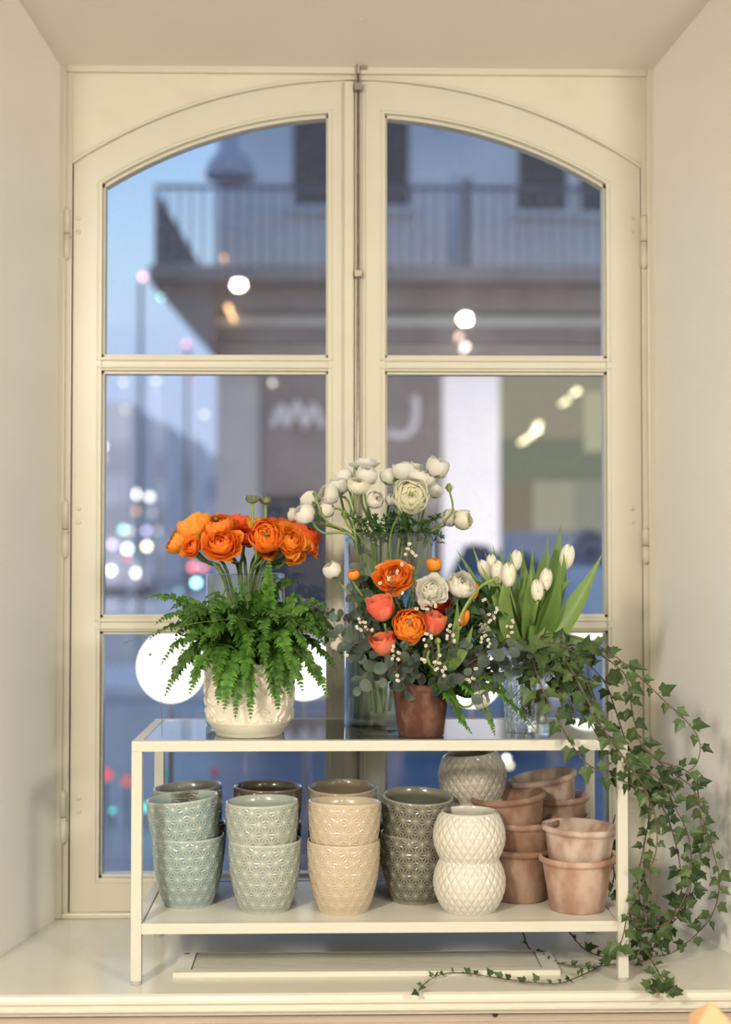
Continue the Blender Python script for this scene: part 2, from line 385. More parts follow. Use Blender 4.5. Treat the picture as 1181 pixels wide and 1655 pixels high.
# sashes
def sash(x0, x1, g0, g1, name):
    """x0..x1 outer, g0..g1 daylight"""
    root = MB(); Y0, Y1 = YF + .008, YF + .06
    zg = [Z_(1417), (Z_(1020), Z_(998)), (Z_(600), Z_(578))]
    for a, c in ((x0, g0), (g1, x1)):
        ap = arcpts(RS, a, c, 6); root.prism([(a, Z_(1470)), (c, Z_(1470))] + ap[::-1], Y0, Y1)
    root.box(g0, g1, Y0, Y1, Z_(1470), zg[0])
    for lo, hi in zg[1:]: root.box(g0 - .001, g1 + .001, Y0 + .004, Y1, lo, hi)
    rib(root, arcpts(RG, g0, g1, 26), arcpts(RS, g0, g1, 26), Y0, Y1)
    o = wb(root, 'sash', M['paint']); 
    bd = MB(); w1 = .007
    spans = [(zg[0], zg[1][0]), (zg[1][1], zg[2][0])]
    for (a, c) in spans:
        for (xa, xb, za, zb) in ((g0, g0 + w1, a, c), (g1 - w1, g1, a, c), (g0, g1, a, a + w1), (g0, g1, c - w1, c)):
            bd.box(xa, xb, Y0 + .014, Y1 - .004, za, zb)
    a = zg[2][1]; bd.box(g0, g1, Y0 + .014, Y1 - .004, a, a + w1)
    bd.box(g0, g0 + w1, Y0 + .014, Y1 - .004, a, arc(RG, g0 + w1)); bd.box(g1 - w1, g1, Y0 + .014, Y1 - .004, a, arc(RG, g1 - w1))
    rib(bd, arcpts(RG - .008, g0, g1, 26), arcpts(RG + .001, g0, g1, 26), Y0 + .014, Y1 - .004)
    # raised outline moulding a few mm outside every opening
    def line(x_0, x_1, z_0, z_1):
        for (xa, xb, za, zb) in ((x_0, x_0 + .003, z_0, z_1), (x_1 - .003, x_1, z_0, z_1), (x_0, x_1, z_0, z_0 + .003), (x_0, x_1, z_1 - .003, z_1)):
            bd.box(xa, xb, Y0 - .002, Y0 + .02, za, zb)
    for (a, c) in spans: line(g0 - .009, g1 + .009, a - .009, c + .009)
    a = zg[2][1]; bd.box(g0 - .009, g1 + .009, Y0 - .002, Y0 + .02, a - .009, a - .006)
    bd.box(g0 - .009, g0 - .006, Y0 - .002, Y0 + .02, a - .009, arc(RG + .009, g0 - .009)); bd.box(g1 + .006, g1 + .009, Y0 - .002, Y0 + .02, a - .009, arc(RG + .009, g1 + .006))
    rib(bd, arcpts(RG + .006, g0 - .009, g1 + .009, 26), arcpts(RG + .009, g0 - .009, g1 + .009, 26), Y0 - .002, Y0 + .02)
    wb(bd, 'glazing_bead', M['paint'], bevel=.0008, parent=o)
    yg = Y0 + .033
    for (a, c) in spans:
        p = MB(); p.add([(g0, yg, a), (g1, yg, a), (g1, yg, c), (g0, yg, c)], [(0, 1, 2, 3)]); wb(p, 'pane', M['pane'], bevel=0, parent=o)
    p = MB(); ap = arcpts(RG + .01, g0, g1, 30)
    p.add([(g0, yg, zg[2][1]), (g1, yg, zg[2][1])] + [(q[0], yg, q[1]) for q in ap[::-1]], [tuple(range(len(ap) + 2))]); wb(p, 'pane', M['pane'], bevel=0, parent=o)
    return o
sL = sash(X_(118), X_(571), X_(162), X_(531), 'left'); sR = sash(X_(574), X_(1035), X_(621), X_(982), 'right')
b = MB(); b.box(X_(556), X_(571), YF - .006, YF + .03, zb1, arc(RS, xc) - .004); b.box(X_(586), X_(590), YF + .002, YF + .03, zb1, arc(RS, xc) - .006)
wb(b, 'meeting_cover_strip', M['paint'])
b = MB(); b.box(X_(570.5), X_(587), YF + .004, YF + .03, zb1, arc(RS, xc) - .005); wb(b, 'meeting_rebate', M['paint'], bevel=0)
b = MB(); xr_ = X_(578.5, YF - .012)
b.tube([(xr_, YF - .012, zb1 + .01), (xr_, YF - .012, Z_(125))], .0036, 8)
rod = wb(b, 'locking_rod', M['steel'], True, 0)
b = MB()
for py in (146, 445, 1000): b.box(xr_ - .009, xr_ + .009, YF - .018, YF + .004, Z_(py + 6), Z_(py - 5))
b.tube([Vector((xr_, YF - .012, Z_(125))), Vector((xr_, YF - .018, Z_(110))), Vector((xr_ + .010, YF - .018, Z_(104))), Vector((xr_ + .018, YF - .012, Z_(112)))], .005, 8)
b.box(xr_ + .004, xr_ + .022, YF - .014, YF, Z_(118), Z_(100))
wb(b, 'rod_bracket', M['steel'], parent=rod)
for px, ys_ in ((105, ((338, 422), (808, 903), (1275, 1362))), (1043, ((345, 432), (852, 912), (1280, 1365)))):
    for (a, c) in ys_:
        b = MB(); x = X_(px, YF - .004); za, zb_ = Z_(c, YF - .004), Z_(a, YF - .004); zm = (za + zb_) / 2
        b.tube([(x, YF - .004, za), (x, YF - .004, za + .008), (x, YF - .004, zm - .001)], [.003, .0085, .0085], 12); b.tube([(x, YF - .004, zm + .001), (x, YF - .004, zb_ - .008), (x, YF - .004, zb_)], [.0085, .0085, .003], 12)
        h = wb(b, 'hinge', M['paint'], True, 0)
        b = MB(); b.tube([(x, YF - .004, zm - .0015), (x, YF - .004, zm + .0015)], .0075, 12); b.box(x + .007, x + .0095, YF - .004, YF + .002, zm - .012, zm - .004); wb(b, 'hinge_joint', M['hingegap'], parent=h)
for px in (127, 1021):
    for py in (353, 375, 822, 844, 1290, 1312):
        b = MB(); c = at(px, py, YF + .007); b.ball(c, .0055, 12, 6, sc_=(1, .45, 1)); wb(b, 'screw_cap', M['paint'], True, 0)

# ------------------------------------------------------------------ vent grille let into the sill
vg = tag(empty('vent_grille', (0, 0, 0)), 'long low cream slatted vent grille lying on the sill under the bench', 'vent grille')
p1, p2, p3, p4 = at_z(275, 1580, 0), at_z(905, 1575, 0), at_z(872, 1546, 0), at_z(293, 1546, 0)
y0, y1 = p1.y, p4.y; x0, x1 = p1.x + .005, p2.x
b = MB(); h = .010
b.box(x0 + .034, x1 - .034, y0, y0 + .018, 0, h); b.box(x0 + .034, x1 - .034, y1 - .006, y1, 0, h); b.box(x0, x0 + .034, y0, y1, 0, h); b.box(x1 - .034, x1, y0, y1, 0, h)
b.build('grille_frame', M['sill'], vg, False)
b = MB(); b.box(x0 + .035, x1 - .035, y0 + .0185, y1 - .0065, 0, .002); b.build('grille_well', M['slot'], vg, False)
ns = 13
for k in range(ns):
    b = MB(); yy = y0 + .0225 + (y1 - y0 - .033) * k / (ns - 1); b.box(x0 + .036, x1 - .036, yy - .0022, yy + .0022, .0064, .0080); b.build('slat', M['grille'], vg, False)
for xx in (x0 + .015, x1 - .015):
    b = MB(); b.ball((xx, y1 - .012, h), .005, 10, 6, sc_=(1.4, 1, .3)); b.build('screw', M['steel'], vg)

# ------------------------------------------------------------------ white metal bench
BX0, BX1, BY0, BY1 = at(212, 1300, 2.8).x, at(1014.5, 1300, 2.8).x, 2.80, 3.178
ZTOP = at(613, 1197, 2.80).z; ZSH = at(613, 1491, 2.80).z
bench = tag(empty('display_bench', ((BX0 + BX1) / 2, (BY0 + BY1) / 2, 0)), 'white metal framed bench with clear glass top and white lower shelf on the sill', 'bench')
bench_off = Matrix.Translation(-bench.location)
def pb(bm, name, m, root, smooth=False, bevel=.0012, label=None, parent=None):
    o = bm.build(name, m, None, smooth, bevel); o.parent = parent or root
    if parent is None: o.matrix_parent_inverse = Matrix.Translation(-root.location)
    if label: o['label'] = label
    return o
t_ = .021
for x in (BX0, BX1 - t_):
    for y in (BY0, BY1 - t_):
        b = MB(); b.box(x, x + t_, y, y + t_, .008, ZTOP - t_); lg = pb(b, 'leg', M['metalw'], bench)
        b = MB(); b.tube([(x + t_ / 2, y + t_ / 2, 0), (x + t_ / 2, y + t_ / 2, .009)], .0115, 14); pb(b, 'foot_pad', M['foot'], bench, parent=lg)
b = MB()
b.box(BX0, BX1, BY0, BY0 + t_, ZTOP - t_, ZTOP); b.box(BX0, BX1, BY1 - t_, BY1, ZTOP - t_, ZTOP)
b.box(BX0, BX0 + t_, BY0 + t_, BY1 - t_, ZTOP - t_, ZTOP); b.box(BX1 - t_, BX1, BY0 + t_, BY1 - t_, ZTOP - t_, ZTOP)
pb(b, 'top_frame', M['metalw'], bench)
b = MB(); b.box(BX0 + t_ + .001, BX1 - t_ - .001, BY0 + t_ + .001, BY1 - t_ - .001, ZTOP - .006, ZTOP - .0005); pb(b, 'glass_top', M['tableglass'], bench, bevel=0)
b = MB()
b.box(BX0 + t_, BX1 - t_, BY0, BY0 + t_, ZSH - t_, ZSH); b.box(BX0 + t_, BX1 - t_, BY1 - t_, BY1, ZSH - t_, ZSH)
b.box(BX0, BX0 + t_, BY0 + t_, BY1 - t_, ZSH - t_, ZSH); b.box(BX1 - t_, BX1, BY0 + t_, BY1 - t_, ZSH - t_, ZSH)
pb(b, 'shelf_frame', M['metalw'], bench)
b = MB(); b.box(BX0 + t_ + .002, BX1 - t_ - .002, BY0 + t_ + .001, BY1 - t_ - .001, ZSH - .008, ZSH - .001); pb(b, 'shelf_board', M['shelfw'], bench)
for x in (BX0 + .045, BX1 - .045):
    for y in (BY0 + .05, BY1 - .05):
        b = MB(); b.tube([(x, y, ZSH - .022), (x, y, ZSH - .006)], .006, 12); pb(b, 'shelf_screw', M['foot'], bench, True, 0)
ZS = ZSH - .001; ZG = ZTOP - .0005

# ------------------------------------------------------------------ pots on the shelf
def relief_pot_mesh(H, r_of, amp, hfun, ncol=432, nrow=150, wall=.005, name='planter', material=None):
    """round pot with a relief computed over its outside; the inside is plain"""
    th = np.linspace(0, 2 * np.pi, ncol, endpoint=False); zs = np.linspace(0, H, nrow)
    rows = []; tones = []
    arcl = np.concatenate([[0], np.cumsum(np.hypot(np.diff(zs), np.diff([r_of(z / H) for z in zs])))])
    for j, z in enumerate(zs):
        t = z / H; r = r_of(t); hh = hfun(th, arcl[j], t)
        fade = min(1, t / .05) * min(1, max(0, (1 - t) / .035))
        dr = amp * (hh - .5) * fade
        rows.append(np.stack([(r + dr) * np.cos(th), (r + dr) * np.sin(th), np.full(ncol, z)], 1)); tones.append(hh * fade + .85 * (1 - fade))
    def plain(r, z, tn): rows.append(np.stack([r * np.cos(th), r * np.sin(th), np.full(ncol, z)], 1)); tones.append(np.full(ncol, tn))
    rt = r_of(1)
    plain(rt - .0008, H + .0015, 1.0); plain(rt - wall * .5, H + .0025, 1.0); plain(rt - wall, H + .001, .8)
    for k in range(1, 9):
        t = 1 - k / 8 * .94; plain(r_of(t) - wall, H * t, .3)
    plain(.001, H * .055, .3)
    plain_bottom = np.stack([.001 * np.cos(th), .001 * np.sin(th), np.zeros(ncol)], 1)
    V = np.concatenate([plain_bottom] + rows); T = np.concatenate([np.full(ncol, .8)] + tones)
    nr = len(rows) + 1; idx = np.arange(ncol); nx = (idx + 1) % ncol; Fs = []
    for j in range(nr - 1): Fs.append(np.stack([j * ncol + idx, j * ncol + nx, (j + 1) * ncol + nx, (j + 1) * ncol + idx], 1))
    Fs = np.concatenate(Fs)
    me = bpy.data.meshes.new(name); me.from_pydata(V.tolist(), [], Fs.tolist())
    a = me.attributes.new('tone', 'FLOAT', 'POINT'); a.data.foreach_set('value', T.astype(np.float32))
    me.polygons.foreach_set('use_smooth', [True] * len(Fs)); me.materials.append(material); me.update()
    return me
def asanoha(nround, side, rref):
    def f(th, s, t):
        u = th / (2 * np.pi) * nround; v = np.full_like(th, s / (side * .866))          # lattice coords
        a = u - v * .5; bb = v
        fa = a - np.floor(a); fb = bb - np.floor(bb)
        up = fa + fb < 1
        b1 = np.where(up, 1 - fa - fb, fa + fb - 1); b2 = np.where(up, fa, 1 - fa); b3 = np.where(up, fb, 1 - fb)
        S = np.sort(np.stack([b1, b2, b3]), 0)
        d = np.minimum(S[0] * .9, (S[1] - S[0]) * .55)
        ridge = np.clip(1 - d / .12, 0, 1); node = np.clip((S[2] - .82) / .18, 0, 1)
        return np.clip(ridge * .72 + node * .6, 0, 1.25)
    return f
def potprof(rt, rb):
    def r(t):
        return rb + (rt - rb) * (1 - (1 - t) ** 2.5) if t > 0 else rb
    return r
NA = 17
me_pots = {}
for key in ('g_blue', 'g_mint', 'g_sage', 'g_brown', 'g_cream', 'g_beige', 'g_char'):
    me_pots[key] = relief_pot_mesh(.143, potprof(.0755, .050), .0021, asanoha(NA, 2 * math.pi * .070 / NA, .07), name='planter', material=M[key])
def scales(n):
    def f(th, s, t):
        u = th / (2 * np.pi) * n; v = s / .0145
        a = u + v * .5; bb = u - v * .5
        fa = np.abs(a - np.floor(a) - .5) * 2; fb = np.abs(bb - np.floor(bb) - .5) * 2
        bul = (1 - np.maximum(fa, fb) ** 2.0) ** .8
        return bul
    return f
def bowlprof(t):
    a0, a1 = -50, 42
    a = R_(a0 + (a1 - a0) * t); return .0745 * math.cos(a) ** .8
bowl_me = {k: relief_pot_mesh(.108, bowlprof, .0026, scales(25), wall=.006, name='round_planter', material=M[k]) for k in ('g_white', 'g_grey')}

def place_mesh(me, name, px, Y, z, label, cat, group, tilt=0, tiltx=0, rz=0, sc_=1):
    o = bpy.data.objects.new(name, me); COL.objects.link(o); p = at(px, 1300, Y)
    o.location = (p.x, Y, z); o.rotation_euler = (R_(tiltx), R_(-tilt), 0); o.scale = (sc_,) * 3
    o.rotation_euler = (Matrix.Rotation(R_(-tilt), 3, 'Y') @ Matrix.Rotation(R_(tiltx), 3, 'X') @ Matrix.Rotation(R_(rz), 3, 'Z')).to_euler()
    tag(o, label, cat, group); return o
OFS = .079
def pstack(key, px, Y, labels, tilt=0, tiltx=0, group='star patterned pots on the shelf', dx=0, s=1):
    for i, lb in enumerate(labels):
        place_mesh(me_pots[key], 'planter', px + dx * i, Y, ZS + OFS * i * s, lb, 'pot', group, tilt if i else 0, tiltx if i else 0, rnd(0, 40), s)
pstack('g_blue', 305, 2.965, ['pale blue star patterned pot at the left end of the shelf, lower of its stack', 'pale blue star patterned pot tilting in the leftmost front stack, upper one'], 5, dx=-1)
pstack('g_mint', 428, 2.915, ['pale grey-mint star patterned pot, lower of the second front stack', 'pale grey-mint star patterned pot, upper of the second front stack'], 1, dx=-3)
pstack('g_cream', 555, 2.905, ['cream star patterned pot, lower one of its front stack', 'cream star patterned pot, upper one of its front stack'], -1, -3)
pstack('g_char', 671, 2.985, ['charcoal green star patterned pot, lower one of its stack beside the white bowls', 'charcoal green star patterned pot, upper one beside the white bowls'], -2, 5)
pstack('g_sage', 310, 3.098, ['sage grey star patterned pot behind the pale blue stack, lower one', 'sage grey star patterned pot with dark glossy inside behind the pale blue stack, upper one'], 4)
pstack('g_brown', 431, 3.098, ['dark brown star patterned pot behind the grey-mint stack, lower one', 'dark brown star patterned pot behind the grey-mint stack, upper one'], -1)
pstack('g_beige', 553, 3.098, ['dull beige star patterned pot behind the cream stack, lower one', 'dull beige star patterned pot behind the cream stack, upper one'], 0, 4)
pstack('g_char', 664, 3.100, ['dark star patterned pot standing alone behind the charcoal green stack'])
def bstack(key, px, Y, labels, tilt, group='round scaled bowls on the shelf'):
    for i, lb in enumerate(labels):
        last = i == len(labels) - 1
        place_mesh(bowl_me[key], 'round_planter', px, Y, ZS + .094 * i + (.003 if last and tilt else 0), lb, 'pot', group, tilt if last else 0, 0, rnd(0, 40))
bstack('g_white', 758, 2.90, ['round white scaled planter at the front of the shelf, lower one', 'round white scaled planter at the front of the shelf, upper one'], 0)
bstack('g_grey', 767, 3.06, ['greyish round scaled planter at the bottom of the back stack', 'greyish round scaled planter in the middle of the back stack', 'greyish round scaled planter tilted on top of the back stack under the glass'], 5)

def terra_mesh(m, r=.081, H=.112, name='terracotta_pot', rb=.058):
    b = MB()
    wall = .007
    pr = [(.001, 0), (rb - .003, 0), (rb, .003), (r - .0085, H - .018), (r - .0075, H - .014), (r - .001, H - .011), (r, H - .007), (r - .0002, H - .003), (r - .002, H), (r - .005, H + .001), (r - .008, H - .001),
          (r - .012, H - .008), (r - .018, H - .02), (rb - wall + .001, .012), (.001, .010)]
    b.lathe(pr, 72)
    o = b.build(name, m); me = o.data; bpy.data.objects.remove(o); return me
tm = {k: terra_mesh(M[k]) for k in ('t_pink', 't_warm', 't_pale')}
def tstack(key, px, Y, labels, ofs, tilts, s=1, dxs=None):
    for i, lb in enumerate(labels):
        k = key[i] if isinstance(key, (list, tuple)) else key
        o = place_mesh(tm[k], 'terracotta_pot', px + (dxs[i] if dxs else 0), Y, ZS + ofs * i + (.004 if tilts[i] else 0), lb, 'pot', 'terracotta pots on the shelf', tilts[i], 0, rnd(0, 360), s)
tstack(['t_pink', 't_pale'], 932, 2.905, ['chalky pink terracotta pot at the right end of the shelf, lower one', 'bleached terracotta pot nested in the front right stack, upper one'], .058, (0, -2), .985, (0, 2))
tstack('t_warm', 838, 2.995, ['warm brown terracotta pot at the bottom of the middle stack', 'warm brown terracotta pot, second in the middle stack', 'warm brown terracotta pot tilted on top of the middle stack'], .053, (0, 1, 6), 1.0, (2, 8, -8))
tstack('t_pale', 893, 3.098, ['pale terracotta pot at the bottom of the back right stack', 'pale terracotta pot, second from below in the back right stack', 'pale terracotta pot, third from below in the back right stack', 'whitened terracotta pot strongly tilted on top of the back right stack'], .045, (0, 1, 2, 10), .96, (0, 5, 5, -4))

# ------------------------------------------------------------------ foliage and flower builders
def leaf_blade(mb, pts, width, nrm, tone=.5, prof=None, fold=.25, dt=.25, mi=0):
    pts = [Vector(p) for p in pts]; n = len(pts); vs = []; ts = []
    for i, p in enumerate(pts):
        t = i / (n - 1); T = (pts[min(i + 1, n - 1)] - pts[max(i - 1, 0)]).normalized()
        s_ = T.cross(nrm); s_ = s_.normalized() if s_.length > 1e-4 else Vector((1, 0, 0)); up = s_.cross(T)
        w_ = width * (prof(t) if prof else math.sin(math.pi * min(1, t * .9 + .1)) ** .7)
        vs += [p - s_ * w_ + up * w_ * fold, p, p + s_ * w_ + up * w_ * fold]; ts += [tone + dt, tone, tone + dt * .6]
    fs = []
    for i in range(n - 1):
        a = i * 3; fs += [(a, a + 1, a + 4, a + 3), (a + 1, a + 2, a + 5, a + 4)]
    mb.add(vs, fs, mi, ts)
def frond(path, maxw, dens=.0062, curl=.3, tone=.5, rng=random):
    """a fern frond: rachis with two rows of toothed leaflets"""
    mb = MB(); L = [0]
    for i in range(1, len(path)): L.append(L[-1] + (path[i] - path[i - 1]).length)
    tot = L[-1]; mb.tube(path, [.0011 * (1 - .7 * i / len(path)) + .0003 for i in range(len(path))], 4, 1)
    n = int(tot / dens); up0 = Vector((0, -.45, 1)).normalized()
    for k in range(2, n):
        s_ = tot * k / n; i = max(j for j in range(len(L)) if L[j] <= s_); i = min(i, len(path) - 2)
        f_ = (s_ - L[i]) / (L[i + 1] - L[i] + 1e-9); p = path[i].lerp(path[i + 1], f_); T = (path[i + 1] - path[i]).normalized()
        t = k / n; w_ = maxw * (min(1, t * 4) ** .7) * (1 - t ** 3.2) * rng.uniform(.8, 1.1) + .002
        side = T.cross(up0).normalized(); nn = side.cross(T)
        for sg in (-1, 1):
            d = (side * sg + T * rng.uniform(.15, .4) + nn * rng.uniform(-curl, curl)).normalized()
            tip = p + d * w_ + Vector((0, 0, -w_ * .25)); mid = p + d * w_ * .55 + nn * w_ * rng.uniform(0, curl * .6)
            hw = min(.0062, w_ * .36) ; q = T * hw; tn = max(0, min(1, tone + rng.uniform(-.3, .3)))
            vs = [p - q * .7, p + q * .7, p.lerp(mid, .6) - q, p.lerp(mid, .6) + q * 1.15, mid + d * w_ * .1 - q * .75, mid + d * w_ * .06 + q * .95, tip]
            mb.add(vs, [(0, 1, 3, 2), (2, 3, 5, 4), (4, 5, 6)], 0, [tn - .1, tn - .1, tn, tn, tn + .1, tn + .1, tn + .2])
    return mb
def frame_of(n):
    n = Vector(n).normalized(); a = Vector((0, 0, 1)) if abs(n.z) < .9 else Vector((1, 0, 0))
    u = a.cross(n).normalized(); return u, n.cross(u), n
def bloom(c, nrm, R, layers=7, per=6, zs=.85, inner=168, outer=108, ruff=.10, rin=.16, width=1.25, seed=0, tonev=(0, 1), base=12, flare=.12, gu=6, gv=6, pointed=0, basein=1.0):
    """petals as cupped shells, concentric from a tight heart to loose outer ones"""
    rg = random.Random(seed); mb = MB(); u, v, n = frame_of(nrm); c = Vector(c)
    for k in range(layers):
        t = k / max(1, layers - 1); rho = R * (rin + (1 - rin) * t ** .9); np_ = per if k else max(3, per - 2)
        fm = inner + (outer - inner) * t ** 1.5
        for j in range(np_):
            th0 = 2 * math.pi * (j + .5 * (k % 2) + rg.uniform(-.15, .15)) / np_ ; hw = math.pi / np_ * width * rg.uniform(.9, 1.15)
            pm = fm + rg.uniform(-9, 9); ph1, ph2 = rg.uniform(0, 6), rg.uniform(0, 6); off = rg.uniform(-.03, .03) * R; tj = rg.uniform(-.22, .22)
            vs = []; ts = []
            for a in range(gv + 1):
                s_ = a / gv
                for b_ in range(gu + 1):
                    w_ = b_ / gu * 2 - 1
                    edge = 1 - (.16 + pointed) * abs(w_) ** 2.2 * 1.0
                    phi = R_(base + (pm - base) * s_ * edge)
                    wid = math.sin(min(1, s_ * 1.1 + .08) * math.pi * .5) * (1 - pointed * s_ ** 2 * .8)
                    th = th0 + w_ * hw * wid
                    fl = flare * t * max(0, s_ - .55) ** 1.3 * 2.2 * (1 + .6 * math.sin(3 * w_ + ph1))
                    rr = rho * (1 + fl) + off + R * ruff * s_ ** 2 * .5 * math.sin(4 * w_ + ph2) * (.3 + t) * .6
                    rr *= (basein + (1 - basein) * s_)
                    x, y, z = rr * math.sin(phi) * math.cos(th), rr * math.sin(phi) * math.sin(th), -rr * math.cos(phi) * zs
                    vs.append(c + u * x + v * y + n * z); ts.append(max(0, min(1, tonev[0] + (tonev[1] - tonev[0]) * (t * .75 + .35 * s_ - .1 + tj))))
            fs = [(a * (gu + 1) + b_, a * (gu + 1) + b_ + 1, (a + 1) * (gu + 1) + b_ + 1, (a + 1) * (gu + 1) + b_) for a in range(gv) for b_ in range(gu)]
            mb.add(vs, fs, 0, ts)
    return mb
def sepals(c, nrm, R, n=5, droop=.2):
    mb = MB(); u, v, nn = frame_of(nrm); c = Vector(c) - nn * R * .82
    for k in range(n):
        a = 2 * math.pi * k / n + .3; d = u * math.cos(a) + v * math.sin(a)
        leaf_blade(mb, [c, c + d * R * .4 + nn * R * .05, c + d * R * .8 + nn * R * (.35 - droop), c + d * R * 1.05 + nn * R * (.7 - droop)], R * .22, nn)
    mb.ball(c, R * .2)
    return mb
def flower(name, head, nrm, R, root_pts, m, smat, label, cat, group, stem_r=.0021, kind='ran', seed=0, open_=0, centre=None, stem_curve=None):
    head = Vector(head); root = tag(empty(name, root_pts[-1]), label, cat, group); off = Matrix.Translation(-root.location)
    def ch(mb, nm, mm, sm=True, lab=None):
        o = mb.build(nm, mm, root, sm); o.matrix_parent_inverse = off
        if lab: o['label'] = lab
        return o
    n = Vector(nrm).normalized()
    if kind == 'ran': mb = bloom(head, n, R, 10, 6, .80, 172, 117 - open_, .16, .12, 1.25, seed)
    elif kind == 'bud': mb = bloom(head, n, R, 5, 4, .92, 168, 138, .16, .45, 1.25, seed, flare=.10, tonev=(-.1, 1.1))
    elif kind == 'loose': mb = bloom(head, n, R, 8, 5, .66, 168, 88, .30, .14, 1.3, seed, flare=.32)
    elif kind == 'rose': mb = bloom(head, n, R, 8, 3, 1.25, 166, 128, .16, .12, 1.7, seed, flare=.45, basein=.72, tonev=(1.0, .2))
    elif kind == 'tulip': mb = bloom(head, n, R, 2, 3, 1.75, 170, 166, .02, .84, 1.5, seed, flare=0, pointed=.35, basein=.98, gv=9)
    ch(mb, 'petals', m)
    if kind == 'ran' and centre:
        q = MB(); q.ball(head + n * R * .52, R * .13, 10, 6); ch(q, 'flower_centre', centre)
    if kind in ('bud', 'ran', 'loose', 'rose'): ch(sepals(head, n, R * (1 if kind != 'ran' else .8)), 'sepals', M['sepal'])
    zs = {'rose': 1.3, 'tulip': 1.7}.get(kind, .8)
    st = [head - n * R * zs * .9] + [Vector(p) for p in root_pts]
    q = MB(); q.tube(spline(st, .01), stem_r, 7); ch(q, 'stem', smat)
    return root

# ------------------------------------------------------------------ fern in embossed pot
FX = at(403, 1100, 2.905).x; FY = 2.905
leafs = [(random.uniform(0, 2 * math.pi), random.uniform(0, .16), random.uniform(0, math.pi), random.uniform(.007, .013)) for _ in range(330)]
def emboss(th, s, t):
    h = np.zeros_like(th)
    for (a, ss, ang, ln) in leafs:
        dx = ((th - a + np.pi) % (2 * np.pi) - np.pi) * .09; dy = s - ss
        if abs(dy) > .015: continue
        p = dx * math.cos(ang) + dy * math.sin(ang); q = -dx * math.sin(ang) + dy * math.cos(ang)
        q = q - .12 * p * p / .01
        d = (p / ln) ** 2 + (q / (ln * .32)) ** 2
        h = np.maximum(h, np.clip(1 - d, 0, 1) ** .5 * (1 - .35 * np.exp(-(q / .0012) ** 2)))
    return h * (1 if t > .22 else 0)
def fpprof(t):
    if t < .20: return .066 + (.090 - .066) * (t / .20) ** .8
    return .090 + .004 * math.sin((t - .2) / .8 * math.pi * .8)
fm_ = relief_pot_mesh(.150, fpprof, .0042, emboss, 360, 130, .006, 'embossed_planter', M['g_fernpot'])
o = bpy.data.objects.new('embossed_planter', fm_); COL.objects.link(o); o.location = (FX, FY, ZG)
tag(o, 'ivory planter with raised leaf relief on the left of the glass top', 'pot')
b = MB(); b.lathe([(.001, .134), (.084, .134), (.084, .128), (.001, .128)], 40); b.build('soil', M['soil'], o)
fern = tag(empty('fern_plant', (FX, FY, ZG + .135)), 'bushy bright green fern spilling over the ivory embossed planter', 'fern')
crown = Vector((FX, FY, ZG + .138))
targets = [(265, 1128, 2.86, 1010), (305, 1125, 2.80, 1020), (240, 1035, 2.88, 990), (232, 968, 2.93, 960), (275, 985, 2.95, 960), (250, 1010, 2.84, 975), (330, 972, 2.97, 945),
           (345, 1110, 2.76, 1015), (362, 1150, 2.76, 1020), (405, 1165, 2.755, 1010), (380, 1163, 2.765, 1010), (352, 1140, 2.78, 1015), (450, 1150, 2.765, 1010), (455, 1120, 2.76, 1005), (430, 1075, 2.74, 1000), (400, 1060, 2.73, 990), (395, 1110, 2.75, 1005), (470, 1130, 2.79, 1010),
           (490, 1120, 2.79, 1010), (530, 1130, 2.83, 1010), (515, 1110, 2.80, 1000), (545, 1090, 2.87, 1000), (556, 1065, 2.88, 980), (545, 1030, 2.93, 960), (500, 985, 2.97, 935), (486, 950, 2.99, 920), (440, 900, 2.90, 930),
           (455, 940, 2.95, 930), (385, 945, 2.88, 930), (360, 965, 2.86, 935), (420, 960, 2.83, 950), (400, 985, 2.78, 960), (340, 1000, 2.80, 965), (300, 1010, 2.83, 965), (290, 1060, 2.80, 985), (320, 1050, 2.78, 985),
           (370, 1020, 2.74, 970), (450, 1010, 2.76, 965), (480, 1030, 2.77, 975), (500, 1060, 2.80, 985), (525, 1045, 2.82, 975), (470, 1070, 2.75, 990), (260, 1075, 2.86, 1000), (280, 1100, 2.84, 1005), (510, 1010, 2.86, 955), (430, 1030, 2.73, 980)]
targets += [(rnd(270, 540), rnd(985, 1065), rnd(2.76, 3.02), rnd(950, 985)) for _ in range(42)]
for (px, py, Y, cy) in targets:
    tip = at(px, py, Y); mpx = 403 + (px - 403) * .62; mid = at(mpx, cy - 8, (Y + FY) / 2)
    base = crown + Vector((rnd(-.05, .05), rnd(-.05, .05), 0)); c1 = base.lerp(mid, .5) + Vector((0, 0, .03))
    path = bez(base, c1, mid, 14, tip) if False else bez(base, mid + Vector((0, 0, .02)), tip, 16)
    L_ = sum((path[i + 1] - path[i]).length for i in range(16))
    fr = frond(path, rnd(.019, .029), .0072, rnd(.3, .8), rnd(.3, .6))
    o = fr.build('frond', [M['fern'], M['fernstem']], fern, True); o.matrix_parent_inverse = Matrix.Translation(-fern.location)
b = MB()
for (pts, r) in ((((403, 1000), (300, 1000), (200, 1040)), .0007), (((440, 1000), (520, 980), (545, 960)), .0006), (((262, 1060), (260, 1130), (262, 1190)), .0005), (((420, 1010), (470, 1040), (520, 1090)), .0006)):
    q = [at(x, y, 2.80) for x, y in pts]; b.tube(bez(q[0], q[1], q[2], 14), r, 4)
o = b.build('runner', M['fernstem'], fern); o.matrix_parent_inverse = Matrix.Translation(-fern.location)

